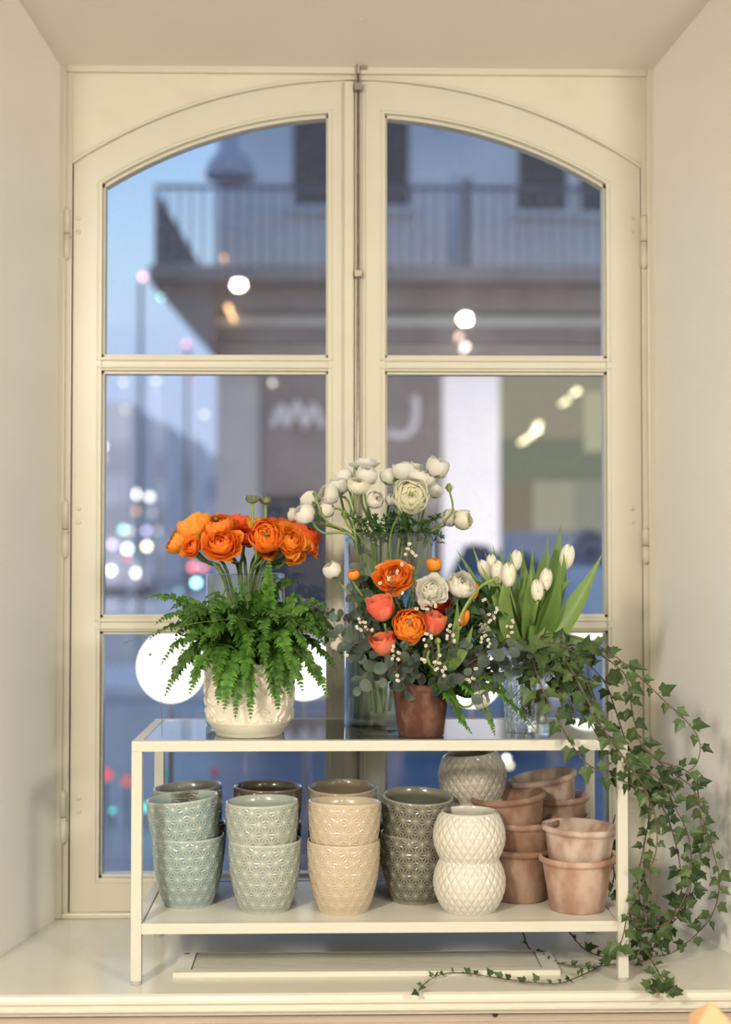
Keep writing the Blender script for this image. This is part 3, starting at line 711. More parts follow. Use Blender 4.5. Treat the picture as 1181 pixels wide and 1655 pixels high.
# ------------------------------------------------------------------ glass vases
def glass_vase(name, px, Y, r, H, label, wall=.004, base=.014, waterh=None, m='vaseglass', seg=64, z0=None):
    x = at(px, 1100, Y).x; root = tag(empty(name, (x, Y, ZG if z0 is None else z0)), label, 'vase')
    b = MB(); b.lathe([(.001, 0), (r - .004, 0), (r, .004), (r, H - .002), (r - wall * .5, H), (r - wall, H - .002), (r - wall, base + .004), (r - wall - .006, base), (.001, base)], seg)
    b.build('vase_wall', M[m], root)
    if waterh:
        b = MB(); b.lathe([(.001, base + .001), (r - wall - .007, base + .001), (r - wall - .0015, base + .006), (r - wall - .0015, waterh), (.001, waterh)], 48); b.build('water', M['water'], root)
    return root
vO = glass_vase('glass_vase', 396, 3.075, 63 * pxm(3.075), at(396, 927, 3.075).z - ZG, 'clear glass cylinder of orange ranunculus behind the fern planter', waterh=.16)
vT = glass_vase('glass_vase', 630, 3.045, 74 * pxm(3.045), at(630, 862, 3.045).z - ZG, 'tall clear glass cylinder of white ranunculus at the centre of the bench', waterh=.24, base=.02)
# cut crystal vase
CXx = at(850, 1100, 2.93).x; CY_ = 2.93; CH = at(850, 1032, 2.93).z - ZG
cv = tag(empty('crystal_vase', (CXx, CY_, ZG)), 'cut crystal vase with star facets holding the white tulips', 'vase')
b = MB(); seg = 72; nz = 44; vs = []; prof = []
for j in range(nz + 1):
    t = j / nz; r = .043 + .006 * math.sin(t * math.pi * .9)
    for k in range(seg):
        a = 2 * math.pi * k / seg; cu = k / seg * 18; cvv = t * CH / (2 * math.pi * .046 / 18)
        fa = abs((cu) % 1 - .5) * 2; fb = abs(cvv % 1 - .5) * 2; fd = abs(((cu + cvv) % 1) - .5) * 2; fe = abs(((cu - cvv) % 1) - .5) * 2
        h_ = .0034 * min(fa + .2, fb + .2, fd, fe) if .10 < t < .80 else .001
        vs.append(((r - .002 + h_) * math.cos(a), (r - .002 + h_) * math.sin(a), t * CH))
fs = [(j * seg + k, j * seg + (k + 1) % seg, (j + 1) * seg + (k + 1) % seg, (j + 1) * seg + k) for j in range(nz) for k in range(seg)]
b.add(vs, fs); b.add([((.043) * math.cos(2 * math.pi * k / seg), .043 * math.sin(2 * math.pi * k / seg), CH) for k in range(seg)] + [((.039) * math.cos(2 * math.pi * k / seg), .039 * math.sin(2 * math.pi * k / seg), CH - .002) for k in range(seg)] + [((.038) * math.cos(2 * math.pi * k / seg), .038 * math.sin(2 * math.pi * k / seg), .02) for k in range(seg)] + [(0, 0, .02)],
      [(k, (k + 1) % seg, seg + (k + 1) % seg, seg + k) for k in range(seg)] + [(seg + k, seg + (k + 1) % seg, 2 * seg + (k + 1) % seg, 2 * seg + k) for k in range(seg)] + [(2 * seg + k, 2 * seg + (k + 1) % seg, 3 * seg) for k in range(seg)])
b.add([(0, 0, 0)] + [(.041 * math.cos(2 * math.pi * k / seg), .041 * math.sin(2 * math.pi * k / seg), 0) for k in range(seg)], [(0, 1 + (k + 1) % seg, 1 + k) for k in range(seg)])
b.build('faceted_body', M['crystal'], cv, False)
bx = at(876, 1150, 2.862).x
br = tag(empty('glass_bud_vase', (bx, 2.862, ZG)), 'small slim clear glass beside the crystal vase under the ivy', 'vase')
b = MB(); b.lathe([(.001, 0), (.014, 0), (.015, .006), (.0125, .02), (.0125, .095), (.0110, .095), (.0110, .026), (.001, .024)], 36); b.build('glass_body', M['crystal'], br)

# ------------------------------------------------------------------ orange ranunculus in the vase
OG = 'orange ranunculus in the glass vase behind the fern'
ox = at(396, 1000, 3.075).x
oran = [ # px, py, r px, Y, normal, mat, kind, label
 (314, 852, 26, 3.03, (-.5, .3, .9), 'p_amber', 'ran', 'amber orange ranunculus leaning left, tallest at the left of the orange bunch'),
 (289, 873, 22, 3.04, (-.9, -.3, .6), 'p_amber', 'ran', 'orange ranunculus at the far left edge of the orange bunch'),
 (309, 884, 17, 2.99, (-.4, -.7, .4), 'p_orange', 'loose', 'loose orange ranunculus low on the left of the bunch'),
 (352, 850, 23, 3.02, (-.2, -.5, .9), 'p_orange', 'ran', 'orange ranunculus right of the tall amber one'),
 (358, 877, 29, 2.98, (-.1, -.8, .5), 'p_orange', 'loose', 'wide loose orange ranunculus with dark heart, front left of centre'),
 (386, 846, 22, 3.09, (0, .1, 1), 'p_red', 'ran', 'red-orange ranunculus at the back top of the bunch'),
 (395, 864, 24, 3.02, (.1, -.6, .8), 'p_red', 'loose', 'ruffled red-orange ranunculus at the centre of the bunch'),
 (430, 867, 25, 2.97, (.05, -1, .25), 'p_orange', 'ran', 'round orange ranunculus facing forward with green heart beside the tall bud stem'),
 (424, 850, 22, 3.05, (.1, -.1, 1), 'p_amber', 'ran', 'amber ranunculus above the forward facing round one'),
 (431, 886, 17, 3.00, (.1, -.7, -.2), 'p_orange', 'loose', 'small orange ranunculus hanging below the round one'),
 (452, 851, 22, 3.10, (.2, .1, 1), 'p_red', 'ran', 'dark red-orange ranunculus at the back right of the bunch'),
 (468, 872, 27, 2.99, (.35, -.7, .4), 'p_amber', 'loose', 'large amber orange ranunculus with long outer petals, right of centre'),
 (489, 862, 25, 3.05, (.5, -.1, .8), 'p_red', 'ran', 'red-orange ranunculus near the right end of the bunch'),
 (503, 879, 20, 3.04, (.9, -.3, .3), 'p_orange', 'loose', 'orange ranunculus at the far right end of the bunch'),
 (478, 900, 15, 3.00, (.3, -.6, -.5), 'p_amber', 'loose', 'small amber ranunculus drooping under the right of the bunch'),
]
for i, (px, py, r, Y, n, m, kd, lb) in enumerate(oran):
    hd = at(px, py, Y); R = r * pxm(Y) * (1.08 if kd == 'ran' else .95)
    k = (px - 396) / 110
    rim = Vector((ox + k * .058 + rnd(-.01, .01), 3.075 + rnd(-.05, .03), ZG + .335)); low = Vector((ox - k * .035 + rnd(-.01, .01), 3.075 + rnd(-.03, .03), ZG + .022))
    mid = rim.lerp(low, .5)
    a = hd - Vector(n).normalized() * R * 1.3 ; a.z -= .02
    flower('ranunculus_flower', hd, n, R, [hd.lerp(rim, .55) + Vector((0, .004, -.006)), rim, mid, low], M[m], M['stemd'], lb, 'flower', OG, .0038, kd, i, centre=M['seed'])
for i, (px, py, r, rx) in enumerate(((408, 807, 11, 414), (429, 809, 10, 426))):
    Y = 2.98 + .03 * i; hd = at(px, py, Y); R = r * pxm(Y)
    root = tag(empty('ranunculus_seed_head', (ox, 3.07, ZG + .02)), ('green crowned seed head on the tallest stem above the orange bunch' if i == 0 else 'smaller green seed head just right of the tallest one'), 'seed head', 'seed heads above the orange bunch')
    q = MB(); q.ball(hd, R, 14, 8, sc_=(1, 1, .62))
    for k in range(9):
        a = 2 * math.pi * k / 9; d = Vector((math.cos(a), math.sin(a), 0))
        leaf_blade(q, [hd + d * R * .75 - Vector((0, 0, R * .4)), hd + d * R * 1.0, hd + d * R * .85 + Vector((0, 0, R * .75))], R * .30, d, fold=.1)
    o = q.build('seed_crown', M['seed'], root); o.matrix_parent_inverse = Matrix.Translation(-root.location)
    q = MB(); q.tube(spline([hd - Vector((0, 0, R * .5)), at(px, 850, Y), at(rx, 900, Y), Vector((ox + .01, 3.04, ZG + .3)), Vector((ox, 3.07, ZG + .02))]), .0030, 7)
    o = q.build('stem', M['stem'], root); o.matrix_parent_inverse = Matrix.Translation(-root.location)

# ------------------------------------------------------------------ white ranunculus in the tall vase
WG = 'white ranunculus in the tall glass vase'
tx = at(630, 1000, 3.045).x
white = [
 (589, 748, 17, 3.10, (0, 0, 1), 'p_white', 'loose', 'flat open white ranunculus topmost in the bunch, left of the window rod foot'),
 (592, 769, 16, 3.02, (.2, -.4, 1), 'p_white', 'bud', 'white ranunculus bud just below the topmost flat one'),
 (556, 771, 13, 3.05, (-.4, .2, .9), 'p_white', 'bud', 'white ranunculus bud left of the topmost flower'),
 (546, 787, 15, 3.02, (-.3, -.3, .9), 'p_white', 'bud', 'white ranunculus bud above the round left one'),
 (579, 785, 16, 2.97, (.1, -.5, .9), 'p_cream', 'ran', 'creamy cup shaped ranunculus left of centre'),
 (532, 799, 15, 2.99, (-.8, -.5, .1), 'p_white', 'bud', 'round white ranunculus facing left with green sepals'),
 (501, 808, 14, 3.03, (-.5, .1, .8), 'p_white', 'bud', 'white ranunculus bud at the arching left stems, upper'),
 (527, 823, 13, 3.00, (-.9, -.3, -.1), 'p_white', 'bud', 'small white bud under the round left facing one'),
 (492, 831, 16, 2.97, (-.6, -.3, .5), 'p_white', 'bud', 'long white bud hanging beside the orange bunch'),
 (474, 832, 10, 3.02, (-1, .1, .1), 'p_white', 'bud', 'smallest white bud at the far left touching the orange bunch'),
 (606, 808, 13, 2.98, (.3, -.7, .3), 'p_white', 'bud', 'white ranunculus bud at the middle of the bunch'),
 (632, 808, 9, 3.00, (.2, -.6, .5), 'p_white', 'bud', 'tiny white bud between the middle bud and the big flower'),
 (630, 770, 14, 3.04, (-.3, .1, .9), 'p_white', 'bud', 'white ranunculus bud behind the crooked green stem'),
 (652, 761, 17, 3.02, (-.1, -.2, 1), 'p_white', 'bud', 'white ranunculus above the big open one'),
 (667, 757, 15, 3.07, (.1, 0, 1), 'p_cream', 'ran', 'pale cream ranunculus at the back of the upper row'),
 (680, 772, 20, 3.02, (.3, -.2, .9), 'p_white', 'ran', 'white ranunculus directly above right of the big open one'),
 (664, 801, 26, 2.96, (-.05, -1, .15), 'p_cream', 'ran', 'largest fully open creamy ranunculus facing forward'),
 (707, 756, 17, 3.02, (.3, -.2, .7), 'p_white', 'bud', 'white ranunculus bud with green sepals at the upper right'),
 (701, 791, 14, 3.04, (.5, -.1, .6), 'p_white', 'bud', 'white bud right of the big open ranunculus'),
 (727, 837, 13, 3.02, (.8, -.2, -.1), 'p_white', 'bud', 'white bud low on the right side of the bunch'),
 (748, 840, 15, 3.00, (.9, -.4, .1), 'p_cream', 'bud', 'creamy ranunculus at the far right of the bunch'),
]
for i, (px, py, r, Y, n, m, kd, lb) in enumerate(white):
    hd = at(px, py, Y); R = r * pxm(Y) * 1.12
    k = max(-1, min(1, (px - 630) / 95)); rim = Vector((tx + k * .075, 3.045 + rnd(-.06, .05), ZG + .40))
    low = Vector((tx - .03 + rnd(-.02, .03), 3.045 + rnd(-.03, .03), ZG + .03)); mid = rim.lerp(low, .5)
    nn = Vector(n).normalized(); a = hd - nn * R * 2.2
    a.z = max(a.z - .01, rim.z + .02)
    flower('ranunculus_flower', hd, n, R, [a, rim, mid, low], M[m], M['stem'], lb, 'flower', WG, .0027, kd, 50 + i, centre=M['sepal'] if r > 24 else None)
for i, (px, py, r, pts, lb) in enumerate((
    (726, 789, 6, ((728, 800), (732, 825), (715, 845), (696, 862), (690, 930)), 'pointed green bud on a swan-necked stem at the right of the white bunch'),
    (645, 827, 7, ((640, 840), (632, 860), (628, 900)), 'round green bud low in front of the white bunch'),
    (557, 832, 6, ((562, 850), (580, 866), (600, 900)), 'green bud at the left rim of the tall vase'),
    (509, 799, 4, ((515, 820), (530, 845), (556, 858), (600, 900)), 'tiny green bud among the arching left stems'))):
    Y = 2.985; hd = at(px, py, Y); R = r * pxm(Y)
    root = tag(empty('ranunculus_bud', at(*pts[-1], 3.02)), lb, 'flower bud', 'green buds of the white bunch')
    q = MB(); q.ball(hd, R, 12, 8, sc_=(.8, .8, 1.2)); q.ball(hd + Vector((0, 0, R * 1.0)), R * .4)
    for k in range(5):
        a = 2 * math.pi * k / 5; d = Vector((math.cos(a), math.sin(a), 0)); leaf_blade(q, [hd - Vector((0, 0, R)), hd + d * R * 1.1, hd + d * R * .5 + Vector((0, 0, R * 1.5))], R * .4, d)
    o = q.build('bud', M['sepal'], root); o.matrix_parent_inverse = Matrix.Translation(-root.location)
    q = MB(); q.tube(spline([hd] + [at(x, y, 2.985 + .03 * min(1, j / 3)) for j, (x, y) in enumerate(pts)]), .0024, 7); o = q.build('stem', M['stem'], root); o.matrix_parent_inverse = Matrix.Translation(-root.location)
# feathery foliage at the rim of the tall vase
fo = tag(empty('ranunculus_foliage', (tx, 3.04, ZG + .38)), 'dark feathery leaves round the rim of the tall vase', 'foliage')
for k in range(34):
    px = rnd(560, 720); py = rnd(820, 885); Y = rnd(2.95, 3.1); base = at(px * .55 + 630 * .45, 865, 3.0); tip = at(px, py, Y); mb = MB(); path = bez(base, base.lerp(tip, .5) + Vector((0, 0, .015)), tip, 7)
    mb.tube(path, .0009, 4)
    for j in range(2, 8):
        p = path[j]
        for _ in range(3):
            d = Vector((rnd(-1, 1), rnd(-1, .5), rnd(-.6, 1))).normalized() * rnd(.010, .018); leaf_blade(mb, [p, p + d * .5 + Vector((0, 0, .002)), p + d], .0022, Vector((0, -1, .5)), rnd(0, .7))
    o = mb.build('leaf', M['rleaf'], fo); o.matrix_parent_inverse = Matrix.Translation(-fo.location)

# ------------------------------------------------------------------ tulips
TG = 'white tulips in the crystal vase'
tul = [(822, 929, 10.5, 2.86, (.02, -.05, 1), 'white tulip front left, hanging in front of the pair'),
 (804, 925, 10, 2.88, (-.1, -.1, 1), 'white tulip directly left of the front left one'),
 (783, 921, 9, 2.92, (-.45, 0, .9), 'white tulip leaning out at the far left'),
 (794, 910, 7.5, 2.94, (-.05, .1, 1), 'slim white tulip behind the far left one'),
 (834, 906, 9, 2.93, (.1, 0, 1), 'white tulip at the back above the pair'),
 (868, 954, 9.5, 2.85, (-.05, -.1, 1), 'lowest white tulip at the centre front'),
 (882, 937, 10, 2.87, (.15, 0, 1), 'white tulip with fringed tip just above right of the lowest one'),
 (916, 900, 11, 2.90, (.2, 0, 1), 'white tulip highest at the right beside the tall leaf')]
for i, (px, py, r, Y, n, lb) in enumerate(tul):
    hd = at(px, py, Y); low = Vector((CXx + rnd(-.015, .015), CY_ + rnd(-.015, .015), ZG + .03)); rim = Vector((CXx + (px - 850) / 75 * .025, CY_ - .005, ZG + CH))
    flower('tulip', hd, n, r * pxm(Y) * 1.15, [hd.lerp(rim, .5) + Vector((0, -.01, -.01)), rim, low], M['p_tulip'], M['stem'], lb, 'flower', TG, .0030, 'tulip', 90 + i)
tl = [ # tip, ctrl, width px, Y tip
 ((761, 875), (790, 960), 7, 2.95), ((737, 905), (780, 985), 7, 2.93), ((750, 914), (800, 960), 9, 2.87), ((782, 889), (808, 960), 7, 2.97), ((796, 879), (812, 960), 7, 2.99), ((807, 881), (822, 950), 8, 2.98),
 ((842, 881), (850, 950), 12, 2.97), ((860, 884), (858, 950), 9, 3.0), ((875, 893), (868, 950), 9, 2.98), ((886, 863), (880, 940), 10, 2.98), ((906, 847), (897, 935), 15, 2.95),
 ((859, 912), (846, 985), 15, 2.84), ((974, 893), (930, 985), 17, 2.88), ((911, 893), (922, 940), 11, 2.87), ((776, 913), (812, 968), 12, 2.86), ((823, 890), (838, 950), 8, 2.92),
 ((926, 935), (878, 945), 12, 2.85), ((958, 1036), (910, 1012), 11, 2.84), ((800, 1010), (790, 950), 5, 2.87), ((865, 960), (858, 1010), 7, 2.88), ((905, 905), (903, 985), 13, 2.84), ((822, 900), (800, 1000), 14, 2.85), ((850, 925), (832, 1000), 12, 2.89), ((892, 935), (868, 1000), 12, 2.90), ((735, 885), (770, 930), 5, 2.97)]
tf = tag(empty('tulip_leaves', (CXx, CY_, ZG + CH)), 'upright broad green tulip leaves fanning from the crystal vase', 'foliage')
for i, (tp, ct, wpx, Y) in enumerate(tl):
    bx_ = 850 + (tp[0] - 850) * .22; base = at(bx_, 1050, 2.92 + rnd(-.02, .02)); tip = at(*tp, Y); c1 = at(ct[0] * .9 + bx_ * .1, ct[1] + 15, (Y + 2.92) / 2 - .01)
    path = bez(base, c1, tip, 14)
    mb = MB(); nn = Vector((rnd(-.5, .5), -1, .2)).normalized()
    leaf_blade(mb, path, wpx * pxm(Y) * 1.0, nn, rnd(.1, .6), lambda t: (.55 + .45 * math.sin(math.pi * min(1, t * 1.1))) * (1 - t ** 3.2) * 1.05 + .01, fold=.45, dt=.2)
    o = mb.build('leaf', M['tleaf'], tf); o.matrix_parent_inverse = Matrix.Translation(-tf.location)

# ------------------------------------------------------------------ bouquet in the dark terracotta pot
BX = at(680, 1100, 2.885).x; BYc = 2.885
pm_ = terra_mesh(M['t_red'], r=.066, H=.108, name='flower_pot', rb=.047)
o = bpy.data.objects.new('flower_pot', pm_); COL.objects.link(o); o.location = (BX, BYc, ZG)
tag(o, 'dark red terracotta flower pot at the front of the glass top holding the mixed bouquet', 'pot')
b = MB(); b.lathe([(.001, .09), (.052, .09), (.050, .082), (.001, .082)], 32); b.build('soil', M['soil'], o)
broot = Vector((BX, BYc, ZG + .092))
bq = [
 (636, 931, 29, 2.83, (-.1, -.8, .7), 'p_orange', 'loose', 'large open orange ranunculus at the top of the bouquet', 'ranunculus_flower'),
 (662, 1010, 27, 2.78, (0, -1, .3), 'p_amber', 'ran', 'large round orange ranunculus at the centre of the bouquet', 'ranunculus_flower'),
 (663, 1022, 18, 2.80, (.2, -.7, -.2), 'p_amber', 'loose', 'orange petals of a ranunculus tucked below the round central one', 'ranunculus_flower'),
 (701, 913, 13, 2.86, (.1, -.2, 1), 'p_amber', 'bud', 'small amber bud standing at the upper right of the bouquet', 'ranunculus_flower'),
 (571, 929, 10, 2.86, (-.2, -.3, 1), 'p_amber', 'bud', 'tiny orange bud at the upper left of the bouquet', 'ranunculus_flower'),
 (704, 968, 24, 2.86, (.2, -.7, .5), 'p_red', 'loose', 'red-orange flower half hidden behind the white ranunculus', 'ranunculus_flower'),
 (724, 958, 13, 2.87, (.4, -.5, .6), 'p_red', 'bud', 'red-orange bud right of the half hidden red flower', 'ranunculus_flower'),
 (617, 986, 18, 2.79, (-.25, -.35, 1), 'p_peach', 'rose', 'peach rose at the left of the bouquet', 'rose'),
 (700, 1012, 15.5, 2.80, (.3, -.3, 1), 'p_peach', 'rose', 'coral rose right of the central orange ranunculus', 'rose'),
 (620, 1045, 15.5, 2.79, (-.25, -.4, .9), 'p_peach', 'rose', 'lowest peach rose on the left of the bouquet', 'rose'),
 (697, 953, 23, 2.79, (-.1, -.9, .3), 'p_white', 'loose', 'open white ranunculus facing forward in the bouquet', 'ranunculus_flower'),
 (745, 946, 23, 2.82, (.2, -.6, .6), 'p_white', 'ran', 'white ranunculus at the upper right beside the tulips', 'ranunculus_flower'),
 (537, 922, 15, 2.88, (-.5, -.3, .8), 'p_white', 'bud', 'white ranunculus on a long stem leaning far left of the bouquet', 'ranunculus_flower'),
 (546, 1038, 14, 2.86, (-.6, -.4, .5), 'p_white', 'bud', 'white bud low at the left between fern and bouquet', 'ranunculus_flower'),
 (776, 1130, 16, 2.80, (.9, -.4, .5), 'p_white', 'bud', 'white ranunculus hanging low at the right of the terracotta pot', 'ranunculus_flower'),
]
for i, (px, py, r, Y, n, m, kd, lb, nm) in enumerate(bq):
    hd = at(px, py, Y); R = r * pxm(Y) * {'loose': .95, 'rose': 1.12}.get(kd, 1.0); nn = Vector(n).normalized()
    a = hd - nn * R * 2; a.z = min(a.z, hd.z - R) if py < 1100 else a.z
    mid = a.lerp(broot, .55) + Vector((0, 0, .02))
    flower(nm, hd, n, R, [a, mid, broot + Vector((rnd(-.03, .03), rnd(-.03, .03), 0))], M[m], M['stem'], lb, 'flower', 'flowers of the mixed bouquet', .0028, kd, 130 + i, centre=M['seed'] if kd == 'ran' and m == 'p_amber' else None)
for i, (px, py, n, lb) in enumerate(((750, 998, (.25, -.2, 1), 'orange tulip bud between green leaves at the right of the bouquet'), (765, 956, (.25, -.1, 1), 'slim orange tulip bud behind the upper right white ranunculus'))):
    hd = at(px, py, 2.83 + .02 * i); flower('tulip', hd, n, 8.5 * pxm(2.85), [hd.lerp(broot, .5), broot + Vector((.02, 0, 0))], M['p_amber'], M['stem'], lb, 'flower', 'flowers of the mixed bouquet', .0026, 'tulip', 170 + i)
tb = tag(empty('tulip_leaf_pair', broot), 'pair of pointed green leaves round the orange tulip bud', 'foliage')
for tip, ct, wd in (((739, 968), (738, 1030), 8), ((764, 1010), (750, 1060), 9)):
    mb = MB(); leaf_blade(mb, bez(at(722, 1085, 2.82), at(*ct, 2.79), at(*tip, 2.79), 12), wd * pxm(2.8), Vector((.2, -1, .1)), .4, lambda t: (.6 + .4 * math.sin(math.pi * t)) * (1 - t ** 3) + .01, fold=.4, dt=.2)
    o = mb.build('leaf', M['tleaf'], tb); o.matrix_parent_inverse = Matrix.Translation(-tb.location)
for i, (pts, lb) in enumerate(((((845, 934), (815, 937), (780, 965), (755, 985), (735, 1020)), 'long bent green stem with cut tip crossing from bouquet to tulips'), (((707, 1036), (709, 1060), (700, 1080), (690, 1062), (695, 1050)), 'curly green bud stem at the front of the bouquet'))):
    if i == 0: pts = ((802, 936), (780, 945), (755, 975), (738, 1010))
    b = MB(); q = [at(x, y, 2.77) for x, y in pts]; b.tube(spline(q), .0028, 8); b.ball(q[0], .006 if i == 0 else .0068)
    tag(b.build('bent_stalk', M['stem']), lb, 'stem')

def round_leaf(mb, p, d, nrm, r, tone):
    """round cupped eucalyptus leaf growing from p along d"""
    d = d.normalized(); s_ = d.cross(nrm); s_ = s_.normalized() if s_.length > 1e-3 else Vector((1, 0, 0)); up = s_.cross(d); c = p + d * r * 1.05
    vs = [c - up * r * .12]; ts = [tone]
    n = 14
    for rr, lift in ((.55, -.03), (1.0, .10)):
        for k in range(n):
            a = 2 * math.pi * k / n; sh = 1 + .06 * math.cos(2 * a)
            vs.append(c + (d * math.cos(a) * sh + s_ * math.sin(a) * .92) * r * rr + up * r * (lift + .1 * abs(math.sin(a)) * rr)); ts.append(max(0, min(1, tone + (.12 if rr > .6 else 0))))
    fs = [(0, 1 + k, 1 + (k + 1) % n) for k in range(n)] + [(1 + k, 1 + n + k, 1 + n + (k + 1) % n, 1 + (k + 1) % n) for k in range(n)]
    mb.add(vs, fs, 0, ts)
EG = 'eucalyptus sprigs in the bouquet'
euc = [
 (((640, 1075), (600, 1020), (560, 1000), (520, 985), (494, 972)), 8.5, 'eucalyptus sprig reaching far left across the fern', 2.82),
 (((650, 1080), (605, 1060), (575, 1045), (548, 1030), (540, 1005)), 15, 'eucalyptus sprig left of the lowest peach rose', 2.80),
 (((660, 1070), (600, 1000), (590, 960), (580, 920), (590, 880)), 12, 'eucalyptus sprig climbing the left side of the tall vase', 2.87),
 (((670, 1095), (640, 1085), (610, 1085), (590, 1090), (580, 1110)), 15, 'eucalyptus sprig drooping at the lower left of the bouquet', 2.77),
 (((680, 1100), (655, 1105), (640, 1095), (625, 1075), (620, 1095)), 15, 'eucalyptus sprig over the rim of the dark pot', 2.76),
 (((680, 1100), (670, 1085), (660, 1065), (655, 1050)), 14, 'eucalyptus sprig at the centre front of the bouquet', 2.76),
 (((690, 1100), (715, 1090), (745, 1080), (770, 1065), (800, 1050), (830, 1048)), 15, 'eucalyptus sprig reaching right towards the tulips', 2.80),
 (((690, 1100), (725, 1100), (755, 1095), (770, 1110), (785, 1150)), 14, 'eucalyptus sprig hanging at the lower right of the bouquet', 2.78),
 (((690, 1080), (715, 1030), (725, 985), (735, 960)), 12, 'eucalyptus sprig beside the white ranunculus', 2.82),
 (((690, 1090), (730, 1050), (765, 1010), (790, 990), (815, 985)), 11, 'eucalyptus sprig behind the orange tulip bud', 2.88),
 (((700, 1100), (780, 1090), (820, 1080), (850, 1075), (865, 1050)), 13, 'eucalyptus sprig in front of the crystal vase', 2.82),
 (((690, 1100), (740, 1075), (790, 1070), (830, 1075), (850, 1060)), 16, 'dark eucalyptus sprig spreading low between the dark pot and the tulips', 2.83),
 (((700, 1105), (740, 1110), (770, 1100), (800, 1110), (815, 1120)), 15, 'eucalyptus sprig just above the low hanging white flower', 2.82),
 (((690, 1100), (720, 1070), (735, 1050), (750, 1045)), 14, 'eucalyptus sprig under the green tulip leaves of the bouquet', 2.79),
 (((670, 1100), (640, 1060), (600, 1050), (575, 1060)), 15, 'eucalyptus sprig tucked behind the lowest peach rose', 2.83),
 (((690, 1105), (710, 1110), (735, 1100), (750, 1090)), 14, 'eucalyptus sprig over the right rim of the dark pot', 2.76),
 (((690, 1090), (640, 1040), (600, 1010), (575, 985), (566, 955)), 12, 'eucalyptus sprig behind the peach rose', 2.86),
]
for i, (pts, lr, lb, Y) in enumerate(euc):
    root = tag(empty('eucalyptus_sprig', at(*pts[0], BYc - .03)), lb, 'foliage', EG); off = Matrix.Translation(-root.location)
    P = [at(x, y, BYc - .03 + (Y - BYc + .03) * min(1, j / (len(pts) - 2))) for j, (x, y) in enumerate(pts)]
    S = spline(P, .006); q = MB(); q.tube(S, [.0016 * (1 - .6 * k / len(S)) for k in range(len(S))], 5); o = q.build('stem', M['eucstem'], root); o.matrix_parent_inverse = off
    q = MB(); k = 4
    while k < len(S):
        T = (S[k] - S[k - 1]).normalized(); ang = rnd(0, 6.28); u, v, _ = frame_of(T); t = k / len(S)
        for sg in (1, -1):
            d = (u * math.cos(ang) + v * math.sin(ang)) * sg + T * .5
            r = lr * pxm(2.8) * rnd(.8, 1.1) * (1 - .35 * t)
            nn = Vector((rnd(-.6, .6), -1, rnd(-.1, .9))).normalized(); nn = (nn - d.normalized() * nn.dot(d.normalized()))
            round_leaf(q, S[k], d, nn, r, rnd(.1, .8))
        k += int(rnd(3, 4.5) * (lr / 12)) + 1
    round_leaf(q, S[-1], (S[-1] - S[-2]), Vector((0, -1, .3)), lr * pxm(2.8) * .5, .6)
    o = q.build('leaves', M['euc'], root); o.matrix_parent_inverse = off
# waxflower sprigs
WX = [(((660, 1060), (670, 960), (665, 900)), [(658, 888), (665, 893), (672, 898), (655, 898), (660, 880)], 'waxflower sprig rising at the top centre of the bouquet', 2.80),
 (((640, 1060), (632, 960), (628, 930)), [(628, 934), (640, 925), (613, 945), (650, 912)], 'waxflower sprig in front of the top orange ranunculus', 2.78),
 (((690, 1050), (696, 990), (690, 970)), [(690, 972), (698, 975), (683, 980), (703, 980), (690, 985), (672, 985)], 'waxflower cluster below the white ranunculus', 2.76),
 (((650, 1070), (600, 1030), (585, 1015)), [(580, 1003), (588, 1008), (577, 1015), (592, 1015), (600, 1018), (583, 1020), (560, 1060)], 'waxflower cluster left between the two peach roses', 2.77),
 (((670, 1090), (650, 1070), (640, 1055)), [(636, 1052), (643, 1056), (634, 1062), (642, 1066), (637, 1047), (640, 1090), (642, 1100)], 'waxflower cluster beside the lowest peach rose', 2.74),
 (((690, 1080), (700, 1050), (692, 1030)), [(690, 1025), (698, 1030), (685, 1035), (690, 1045), (683, 1065), (688, 1068), (695, 1030)], 'waxflower cluster under the coral rose', 2.75),
 (((690, 1090), (710, 1090), (716, 1080)), [(703, 1070), (710, 1072), (706, 1080), (714, 1084), (718, 1078), (710, 1062), (716, 1090)], 'waxflower cluster on the lower right of the bouquet', 2.75),
 (((700, 1070), (725, 1040), (735, 1020)), [(725, 1020), (732, 1025), (722, 1030), (734, 1035), (728, 1012), (745, 1000)], 'waxflower cluster by the orange tulip bud', 2.77),
 (((700, 1070), (770, 1030), (800, 985)), [(790, 995), (796, 1000), (803, 985), (790, 1003), (799, 992), (782, 970)], 'waxflower sprig in front of the tulip stems', 2.80),
 (((700, 1080), (770, 1050), (785, 1035)), [(780, 1030), (787, 1035), (778, 1040), (790, 1042), (784, 1026)], 'waxflower cluster right of the bouquet above the grey leaves', 2.79),
 (((700, 1080), (770, 1100), (760, 1098)), [(752, 1097), (759, 1099), (764, 1096), (770, 1080)], 'waxflower cluster low right near the hanging white flower', 2.77),
 (((720, 1080), (810, 1040), (826, 1020)), [(825, 1015), (828, 1022), (822, 1030), (820, 1010), (827, 1005)], 'waxflower sprig at the foot of the tulips', 2.82)]
